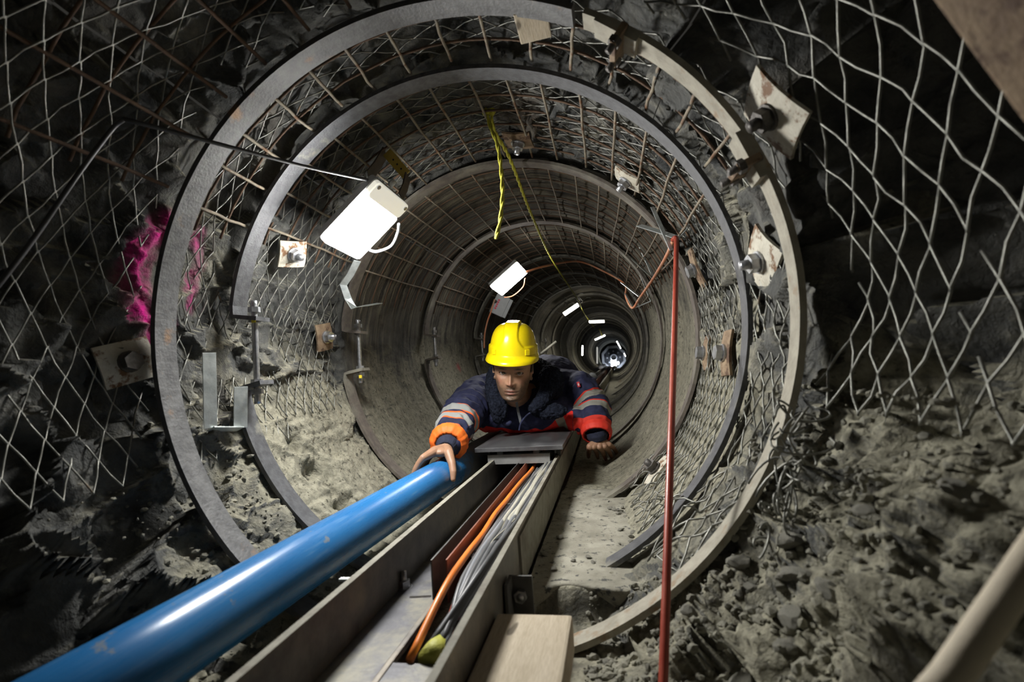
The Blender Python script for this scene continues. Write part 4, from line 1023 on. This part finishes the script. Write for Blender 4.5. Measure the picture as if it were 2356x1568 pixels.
RS, LS = P(1105, 910, 2.23), P(1335, 900, 2.27)
RA = [RS, P(1064, 950, 2.0), P(1047, 986, 1.83), P(1034, 1014, 1.71)]
LA = [LS, P(1366, 935, 2.22), P(1371, 968, 2.16), P(1372, 988, 2.13)]
RWr = P(1026, 1033, 1.655); LWr = P(1378, 1012, 2.125)
body.caps([NB, RS], [.035, .035]); body.caps([NB, LS], [.035, .035]); body.caps([RS] + RA[1:] + [RWr], [.045, .04, .034, .028, .025]); body.caps([LS] + LA[1:] + [LWr], [.035, .035, .032, .028, .025])
body.caps([NB, Vector((-.33, 2.55, .37)), Vector((-.33, 2.9, .33))], [.08, .09, .08])
# right hand draped over the pipe
def pp(deg, d, off):
    c = pipe_c(d); a = math.radians(deg); return c + Vector((math.cos(a), 0, math.sin(a))) * (PR + off)
kn = [pp(112, 1.555, .026), pp(113, 1.578, .028), pp(113, 1.600, .027), pp(112, 1.620, .024)]
for k, q in enumerate(kn):
    body.caps([RWr, RWr.lerp(q, .55) + Vector((0, 0, .006)), q], [.021, .0165, .0115], 12)
tipd = [(142, 168, 1.545, 1.540), (140, 172, 1.574, 1.570), (140, 170, 1.600, 1.598), (138, 162, 1.622, 1.624)]
for k, q in enumerate(kn):
    a1, a2, d1, d2 = tipd[k]
    body.caps([q, pp((112 + a1) / 2, (q.y + d1) / 2, .018), pp(a1, d1, .0125), pp((a1 + a2) / 2, (d1 + d2) / 2, .0095), pp(a2, d2, .0080)], [.0112, .0100, .0092, .0084, .0066], 12)
tb_ = pp(66, 1.612, .030)
body.caps([RWr, tb_, pp(42, 1.585, .0175), pp(22, 1.570, .012), pp(4, 1.560, .0095)], [.021, .0165, .0125, .0112, .0085], 12)
body.ball(RWr.lerp(pp(90, 1.59, .024), .6), .028, .026, .016)
# left hand spread on the floor
tips = [PZ(1376, 1053, .103), PZ(1394, 1057, .102), PZ(1410, 1056, .102), PZ(1424, 1049, .103)]
kns = [P(1366, 1028, 2.09), P(1379, 1028, 2.095), P(1391, 1026, 2.105), P(1401, 1022, 2.12)]
for q, t in zip(kns, tips):
    body.caps([LWr, LWr.lerp(q, .6), q], [.020, .016, .0115], 12); body.caps([q, q.lerp(t, .45) + Vector((0, 0, .010)), q.lerp(t, .75) + Vector((0, 0, .004)), t], [.0112, .0098, .0088, .0068], 12)
tt = PZ(1354, 1050, .104); q = P(1357, 1027, 2.09); body.caps([LWr, q, q.lerp(tt, .5) + Vector((0, 0, .006)), tt], [.019, .014, .0108, .0085], 12)
bme = remesh(body, .0017, 3, .45)
bv = verts(bme); L_ = (bv - HCn) @ HM.T; lx, ly, lz = L_[:, 0], L_[:, 1], L_[:, 2]
inhead = (np.abs(lx) < .1) & (ly < .115) & (ly > -.14) & (lz > -.13) & (lz < .13)
front = sstep(.0, -.03, ly)
def G(x0, z0, sx, sz): return np.exp(-((lx - x0) / sx) ** 2 - ((lz - z0) / sz) ** 2) * front
col = np.tile(np.array([.36, .205, .128]), (len(bv), 1)) * (1 + .10 * vnoise(bv * 90, 4))[:, None] * (1 + .05 * vnoise(bv * 300, 5))[:, None]
def paint(mask, c):
    global col
    mk = np.clip(mask, 0, 1)[:, None]; col = col * (1 - mk) + np.array(c) * mk
fz = 1.0 * inhead
paint(.45 * fz * (G(.045, -.028, .018, .014) + G(-.045, -.028, .018, .014) + G(0, -.036, .012, .012)), (.42, .165, .115))
jaw = sstep(-.040, -.066, lz + .25 * np.maximum(0, np.abs(lx) - .03) * -1) * sstep(-.135, -.115, lz) * sstep(.03, -.01, ly)
side = sstep(.040, .056, np.abs(lx)) * sstep(-.01, -.04, lz) * sstep(.03, .0, ly)
must = G(0, -.0575, .028, .0085) * 1.2
stub = np.clip(np.maximum(np.maximum(jaw, side), must), 0, 1) * (.55 + .35 * vnoise(bv * 700, 6))
paint(np.clip(stub * 1.5, 0, .9) * fz, (.075, .050, .030))
paint(.45 * fz * G(.0, -.104, .02, .010) * (vnoise(bv * 600, 8) > .1), (.26, .23, .19))
paint(.75 * fz * (G(0, -.066, .017, .0034) + G(0, -.078, .0145, .0042)), (.34, .115, .09)); paint(.8 * fz * G(0, -.0717, .021, .0014), (.10, .03, .025))
for s_ in (-1, 1):
    paint(.85 * fz * G(s_ * .032, .0200, .0185, .0048) * (1.2 + .4 * vnoise(bv * 500, 9)), (.022, .014, .008))
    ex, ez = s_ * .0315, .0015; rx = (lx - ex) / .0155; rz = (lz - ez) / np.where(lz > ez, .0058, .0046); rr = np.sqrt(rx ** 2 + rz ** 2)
    paint(.7 * fz * front * np.exp(-((rr - 1.02) / .12) ** 2) * np.where(lz > ez, 1, .5), (.05, .03, .02))  # eyelid shading painted into the skin colour along the lid edge
    paint(.35 * fz * G(s_ * .030, -.010, .015, .006), (.30, .16, .12))
    paint(.9 * fz * G(s_ * .0072, -.0462, .0035, .0022), (.05, .02, .015))  # shade inside the nostril, painted as dark skin colour
hairm = fz * np.maximum(sstep(.048, .058, lz), sstep(.058, .066, np.abs(lx)) * sstep(-.012, .004, lz) * sstep(-.035, -.018, ly)) * sstep(-.14, -.0, ly + .05)
paint(hairm * .9, (.06, .045, .032))
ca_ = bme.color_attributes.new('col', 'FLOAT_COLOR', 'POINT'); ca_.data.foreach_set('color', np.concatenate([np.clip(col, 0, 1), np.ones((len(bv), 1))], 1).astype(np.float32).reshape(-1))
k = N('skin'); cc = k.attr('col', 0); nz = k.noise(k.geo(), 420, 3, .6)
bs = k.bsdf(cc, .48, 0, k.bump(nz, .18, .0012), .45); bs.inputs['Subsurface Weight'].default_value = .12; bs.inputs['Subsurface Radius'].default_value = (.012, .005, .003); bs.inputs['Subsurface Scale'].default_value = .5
bme.materials.clear()
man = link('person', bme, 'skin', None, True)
tagp(man, 'man in yellow hard hat and navy jacket crawling, hand on blue pipe', 'person')
# eyes
def eye(s_):
    c = H(s_ * .0315, -.0635, .0012); e = MB().ball(c, .0120, None, None, (hx, hy, hz), 24, 16); o = e.build('eye', 'eye_mat', man, True)
    me = o.data; v = (verts(me) - np.array(c)) @ HM.T
    gaze = np.array([.10, -.97, .22]); gaze /= np.linalg.norm(gaze); dd = np.degrees(np.arccos(np.clip((v / .0120) @ gaze, -1, 1)))
    fattr(me, 'ring', dd / 90.0); return o
k = N('eye_mat'); rg = k.attr('ring'); k.bsdf(k.ramp(rg, [(.0, (.01, .01, .01)), (.13, (.01, .01, .01)), (.17, (.10, .065, .035)), (.38, (.06, .04, .022)), (.41, (.36, .32, .29)), (1, (.36, .31, .28))]), .12, 0, None, .6)
for s_ in (-1, 1): eye(s_)
# short hair below the hat rim
hv, hf = head_mesh(); hme = pyd('hair', hv, hf); v = verts(hme); l_ = (v - HCn) @ HM.T
sel = (l_[:, 2] > -.052 - .2 * np.clip(-l_[:, 1], -1, 1)) & (l_[:, 1] > -.028) & (l_[:, 2] < .075) & ((l_[:, 1] > .035) | (l_[:, 2] > -.004 + .9 * np.maximum(0, -l_[:, 1] * 0)) )
bm = bmesh.new(); bm.from_mesh(hme); bm.verts.ensure_lookup_table(); bmesh.ops.delete(bm, geom=[bm.verts[i] for i in np.where(~sel)[0]], context='VERTS'); bm.normal_update()
for q in bm.verts: q.co += q.normal * (.003 + .0015 * random.random())
bm.to_mesh(hme); bm.free(); link('hair', hme, 'hair', man, True)
# hard hat
ZB = .071
def hat():
    nu, nv = 120, 44; a = np.linspace(0, 2 * math.pi, nu, endpoint=False); t = np.linspace(0, 1, nv)
    A, T = np.meshgrid(a, t); el = T * math.pi / 2
    # A=0 is the front (local -y)
    ce = np.cos(el) ** .52; se = np.sin(el)
    ax_, by, hh = .0925, .116, .116
    X = ax_ * ce * np.sin(A); Y = .012 - by * ce * np.cos(A); Z = ZB + hh * se
    # raised centre crest widening towards the brow, raised rim band, recessed side panels
    fwd_ = sstep(.2, .9, np.cos(A)); wid = .0265 + .030 * np.clip((.146 - Z) / .05, 0, 1) ** 2 * fwd_
    crest = sstep(wid + .0025, wid - .0025, np.abs(X)); rim = sstep(.106, .100, Z)
    lift = .0058 * np.maximum(crest * sstep(1.02, .90, T + 0 * X), rim) + .003 * crest * sstep(.6, .95, T)
    r_ = np.sqrt(X ** 2 + (Y - .012) ** 2 + (Z - ZB) ** 2) + 1e-9
    k1 = 1 + lift / r_
    X, Y, Z = X * k1, .012 + (Y - .012) * k1, ZB + (Z - ZB) * k1
    # crown cap edge
    rows = []
    # brim: out and down from the rim, long at the front
    peak = np.clip(np.cos(a), 0, 1) ** 1.2
    base = np.stack([X[0], Y[0], Z[0]], -1)
    out = base.copy(); out[:, 2] -= .012; out[:, :2] *= 1.035
    o2 = base.copy(); rad = np.stack([np.sin(a), -np.cos(a)], -1); o2[:, :2] += rad * (.004 + .034 * peak)[:, None]; o2[:, 2] -= .018 + .010 * peak - .016 * np.clip(np.abs(np.sin(a)) ** 6, 0, 1) * 0
    o1 = base.copy(); o1[:, :2] += rad * (.003 + .018 * peak)[:, None]; o1[:, 2] -= .006 + .006 * peak
    i2 = o2.copy(); i2[:, :2] -= rad * .002; i2[:, 2] -= .0028
    i1 = base.copy(); i1[:, :2] -= rad * .005; i1[:, 2] -= .012
    i0 = base.copy(); i0[:, :2] *= .93; i0[:, 2] += .006
    stack = [i0, i1, i2, o2, o1] + [np.stack([X[i], Y[i], Z[i]], -1) for i in range(nv)]
    V = np.stack(stack, 0); Wd = V @ HM + HCn
    me = gridmesh('hard_hat_shell', Wd, True); return me
hatroot = link('hard_hat', hat(), 'hat_yellow', man, True); hatroot['label'] = 'bright yellow plastic hard hat with peak and raised crest'
mb = MB(); mb.box(H(.063, -.081, .085), .020, .010, .022, ((hx + hy * .75).normalized(), (hy - hx * .75).normalized(), hz)); mb.build('slot_cover', 'hat_yellow', hatroot, False, .002)
mb = MB(); mb.box(H(-.063, -.081, .085), .020, .008, .020, ((hx - hy * .75).normalized(), (hy + hx * .75).normalized(), hz)); mb.build('slot_cover', 'hat_yellow', hatroot, False, .002)

# ---------------- jacket
jk = MB()
jk.ball(P(1218, 945, 2.22), .205, .145, .098, None, 28, 16)
jk.ball(P(1258, 885, 2.44), .17, .20, .145, None, 28, 16)
jk.ball(P(1128, 962, 2.16), .075, .09, .062, None, 20, 12); jk.ball(P(1330, 965, 2.2), .06, .09, .06, None, 20, 12)
jk.ball(P(1190, 905, 2.30), .15, .14, .11, None, 28, 16)
jk.caps([P(1110, 908, 2.24), P(1190, 890, 2.33), P(1330, 900, 2.30)], [.088, .11, .092], 20)
jk.caps([Vector((-.335, 2.35, .385)), Vector((-.335, 2.65, .375)), Vector((-.335, 2.90, .36))], [.13, .135, .125], 20)
jk.ball((-.335, 2.62, .36), .185, .30, .12, None, 28, 16)
jk.caps(RA, [.090, .080, .071, .061], 20); jk.caps(LA[:-1] + [LA[-2].lerp(LA[-1], .35)], [.088, .072, .064, .057], 20)
jme = remesh(jk, .0048, 8, .5)
jv = verts(jme); jn = norms(jme)
def chain_param(v, pts):
    best = np.full(len(v), 9.); s_ = np.zeros(len(v)); acc = 0
    for a, b_ in zip(pts[:-1], pts[1:]):
        a, b_ = np.array(a), np.array(b_); ab = b_ - a; L = np.linalg.norm(ab); t = ((v - a) @ ab) / (L * L); tc = np.clip(t, 0, 1)
        d = np.linalg.norm(v - (a + tc[:, None] * ab), axis=1); m_ = d < best; best = np.where(m_, d, best); s_ = np.where(m_, acc + t * L if b_ is pts[-1] else acc + np.clip(t, -.2, 1.2) * L, s_); acc += L
    return best, s_, acc
rb, rs_, rl = chain_param(jv, RA); lb, ls_, ll = chain_param(jv, LA)
onR = (rb < .105) & (rs_ > .06) & (jv[:, 0] < RA[0].x + .07); onL = (lb < .10) & (ls_ > .0) & (jv[:, 0] > LA[0].x - .03)
# folds: rings of drag creases on the sleeves, broad creases on the body
fold = .0045 * np.sin(rs_ * 95 + 5 * vnoise(jv * 14, 2)) * onR * sstep(.02, .10, rs_) + .004 * np.sin(ls_ * 110 + 5 * vnoise(jv * 14, 3)) * onL
fold = fold + .007 * fbm(jv * np.array([16, 10, 9]), 3, 12) + .003 * fbm(jv * 40, 2, 13)
jv = jv + jn * fold[:, None]; 
jv[:, 2] = np.where((jv[:, 1] > 1.95) & (jv[:, 0] > -.52) & (jv[:, 0] < -.16), np.maximum(jv[:, 2], .2515), jv[:, 2]); setv(jme, jv)
def stripes(u):       # returns attr: 0 navy, band positions in metres from the cuff end
    return u
fattr(jme, 'arm_r', np.where(onR, rl - rs_, 9.)); fattr(jme, 'arm_l', np.where(onL, ll - ls_, 9.))
# lower red panel of the front, edge rising to the picture's right
cen = P(1218, 945, 2.1)
edge = np.interp(jv[:, 0], [-.62, -.50, -.42, -.36, -.33, -.30, -.26, -.22, -.16, -.10], [.33, .285, .262, .262, .272, .262, .285, .315, .335, .35]) + .006 * vnoise(jv * 30, 17)
fattr(jme, 'red', np.where(onL | onR, -1, (edge - jv[:, 2]) * 20)); fattr(jme, 'grey', np.where(onL | onR, 9, np.abs(jv[:, 0] + .222 + .25 * (jv[:, 2] - .29)) / .018))
k = N('jacket'); nzz = k.noise(k.geo(), 30, 4); wv = k.noise(k.geo(), 700, 2)
navy = k.ramp(nzz, [(.3, (.011, .013, .040)), (.7, (.024, .028, .076))]); refl = (.30, .31, .30); org = (.88, .13, .02); redc = (.66, .02, .012)
ar = k.attr('arm_r'); al = k.attr('arm_l')
def band_ramp(fac, bands, scale):
    f_ = k.math('MULTIPLY', fac, 1 / scale, True); st = [(0, (0, 0, 0))]
    for a, b_, v in bands: st += [(a / scale, (v, v, v)), (b_ / scale, (0, 0, 0))]
    return k.ramp(f_, st, 'CONSTANT')
S = .5
mg = band_ramp(ar, [(.075, .118, 1), (.155, .205, 1)], S); mo = band_ramp(ar, [(.0, .022, 1), (.069, .075, 1), (.118, .124, 1), (.149, .155, 1), (.205, .211, 1)], S)
mg2 = band_ramp(al, [(.072, .100, 1), (.128, .158, 1)], S); mr2 = band_ramp(al, [(.0, .030, 1), (.100, .105, 1), (.158, .163, 1), (.067, .072, 0)], S)
c = navy
rd = k.math('GREATER_THAN', k.attr('red'), 0.0); c = k.mix(rd, c, redc)
gy = k.math('MULTIPLY', rd, k.math('LESS_THAN', k.attr('grey'), 1.0)); c = k.mix(gy, c, (.26, .25, .20))
c = k.mix(mg, c, refl); c = k.mix(mo, c, org); c = k.mix(mg2, c, (.27, .265, .23)); c = k.mix(mr2, c, (.60, .035, .02))
k.bsdf(c, .82, 0, k.bump(k.math('ADD', k.math('MULTIPLY', nzz, 1.0), k.math('MULTIPLY', wv, .15)), .35, .008), .4)
jme.materials.clear(); link('jacket', jme, 'jacket', man, True)['label'] = 'navy work jacket with grey reflective bands and orange trim'
# gathered cuffs and knit wristbands
def cuff(name, A, B, r0, r1, mat, ruf, n=72, th=.006, prof=((0, 1), (.5, 1.05), (1, .86))):
    A, B = Vector(A), Vector(B); ax_ = (B - A).normalized(); u = ax_.orthogonal().normalized(); v = ax_.cross(u); rows = []
    ts = np.linspace(0, 1, 14); pr = np.interp(ts, [p[0] for p in prof], [p[1] for p in prof])
    outl = [(t, r0 * (1 - t) + r1 * t, p) for t, p in zip(ts, pr)]
    seq = [(t, r * p, t) for t, r, p in outl] + [(t, r * p - th, t) for t, r, p in outl[::-1]]
    V = np.zeros((len(seq), n, 3))
    for i, (t, r, e) in enumerate(seq):
        for j in range(n):
            a = 2 * math.pi * j / n; rr = r * (1 + ruf * e * (math.sin(a * 17 + 2 * math.sin(a * 3)) * .6 + .4 * math.sin(a * 29 + 1)))
            p = A + ax_ * ((B - A).length * t) + (u * math.cos(a) + v * math.sin(a)) * rr; V[i, j] = p
    return link(name, gridmesh(name, V, True), mat, man, True)
rd_ = (RA[-1] - RA[-2]).normalized(); ld_ = (LA[-1] - LA[-2]).normalized()
cuff('orange_cuff', RA[-1] - rd_ * .012, RA[-1] + rd_ * .040, .0655, .060, 'orange_cloth', .05, th=.008, prof=((0, .96), (.35, 1.08), (.75, 1.02), (1, .80)))
cuff('knit_cuff', RA[-1] + rd_ * .01, RWr + rd_ * .004, .044, .0345, 'knit', .022, 96)
cuff('red_cuff', LA[-1] - ld_ * .010, LA[-1] + ld_ * .030, .0625, .060, 'red_cloth', .02, th=.008, prof=((0, .97), (.5, 1.04), (1, .98)))
cuff('knit_cuff', LA[-1] + ld_ * .01, LWr + ld_ * .006, .044, .036, 'knit', .02, 96)
# fleece collar and lapels
fl = MB()
path = spline([P(1146, 962, 2.005), P(1141, 928, 2.00), P(1136, 885, 2.06), P(1150, 850, 2.18), P(1200, 838, 2.28), P(1252, 850, 2.20), P(1262, 885, 2.10), P(1250, 915, 2.05), P(1228, 938, 2.03)], 8)
n_ = len(path); fl.caps(path, [.024 + .016 * math.sin(math.pi * i / (n_ - 1)) for i in range(n_)], 12)
fl.ball(P(1149, 938, 2.005), .036, .022, .055, None, 18, 12); fl.ball(P(1264, 945, 2.055), .075, .024, .034, None, 18, 12)
fl.ball(P(1268, 880, 2.14), .055, .07, .075, None, 18, 12)
fm = remesh(fl, .0042, 4); fv = verts(fm); fn_ = norms(fm); setv(fm, fv + fn_ * (.0040 * fbm(fv * 150, 2, 55) + .0010 * fbm(fv * 35, 2, 56))[:, None]); fm.materials.clear(); link('fleece_collar', fm, 'fleece', man, True)['label'] = 'black fleece collar lining with wide lapels'
# navy facing edge, zip, front flap
MB().tube(spline([P(1194, 990, 2.035), P(1199, 972, 2.035), P(1212, 955, 2.03), P(1228, 945, 2.025), P(1246, 940, 2.025)], 8), .0038, 8).build('lapel_piping', 'navy_cloth', man, True)
MB().strip(spline([P(1188, 922, 2.03), P(1192, 945, 2.03), P(1199, 975, 2.04)], 5), RIGHT, .010, .004).build('zip', 'grey_zip', man)
MB().ball(P(1166, 972, 2.03), .022, .014, .014, None, 14, 8).build('pocket_flap', 'navy_cloth', man, True)
# shoulder badge
bp = P(1331, 884, 2.17); bn = (Vector((0, 0, CZ)) - bp).normalized(); bu = (UP + RIGHT * -.25).normalized(); bw = bu.cross(bn).normalized()
MB().box(bp, .012, .022, .003, (bw, bu, bn)).build('badge', 'logo_red', man, False, .001)
MB().box(bp + bn * .002, .003, .013, .001, (bw, bu, bn)).build('badge_cross', 'logo_white', man); MB().box(bp + bn * .002, .007, .003, .001, (bw, bu, bn)).build('badge_cross', 'logo_white', man)
# trousers and boots behind the torso
tr = MB(); 
for x in (-.42, -.25):
    tr.caps([Vector((-.335 + (x + .335) * .8, 2.85, .345)), Vector((x, 3.28, .345)), Vector((x, 3.66, .36))], [.105, .075, .06], 18)
tme = remesh(tr, .008, 6); tv = verts(tme); tn = norms(tme); setv(tme, tv + tn * (.005 * fbm(tv * 20, 3, 33))[:, None]); tme.materials.clear(); link('trousers', tme, 'trousers', man, True)
for x in (-.42, -.25):
    b_ = MB(); b_.caps([Vector((x, 3.64, .36)), Vector((x, 3.74, .37))], [.055, .05], 14); b_.caps([Vector((x, 3.76, .40)), Vector((x, 3.77, .30)), Vector((x, 3.75, .26))], [.045, .045, .035], 14)
    bb = remesh(b_, .008, 5); bb.materials.clear(); link('boot', bb, 'rubber', man, True)
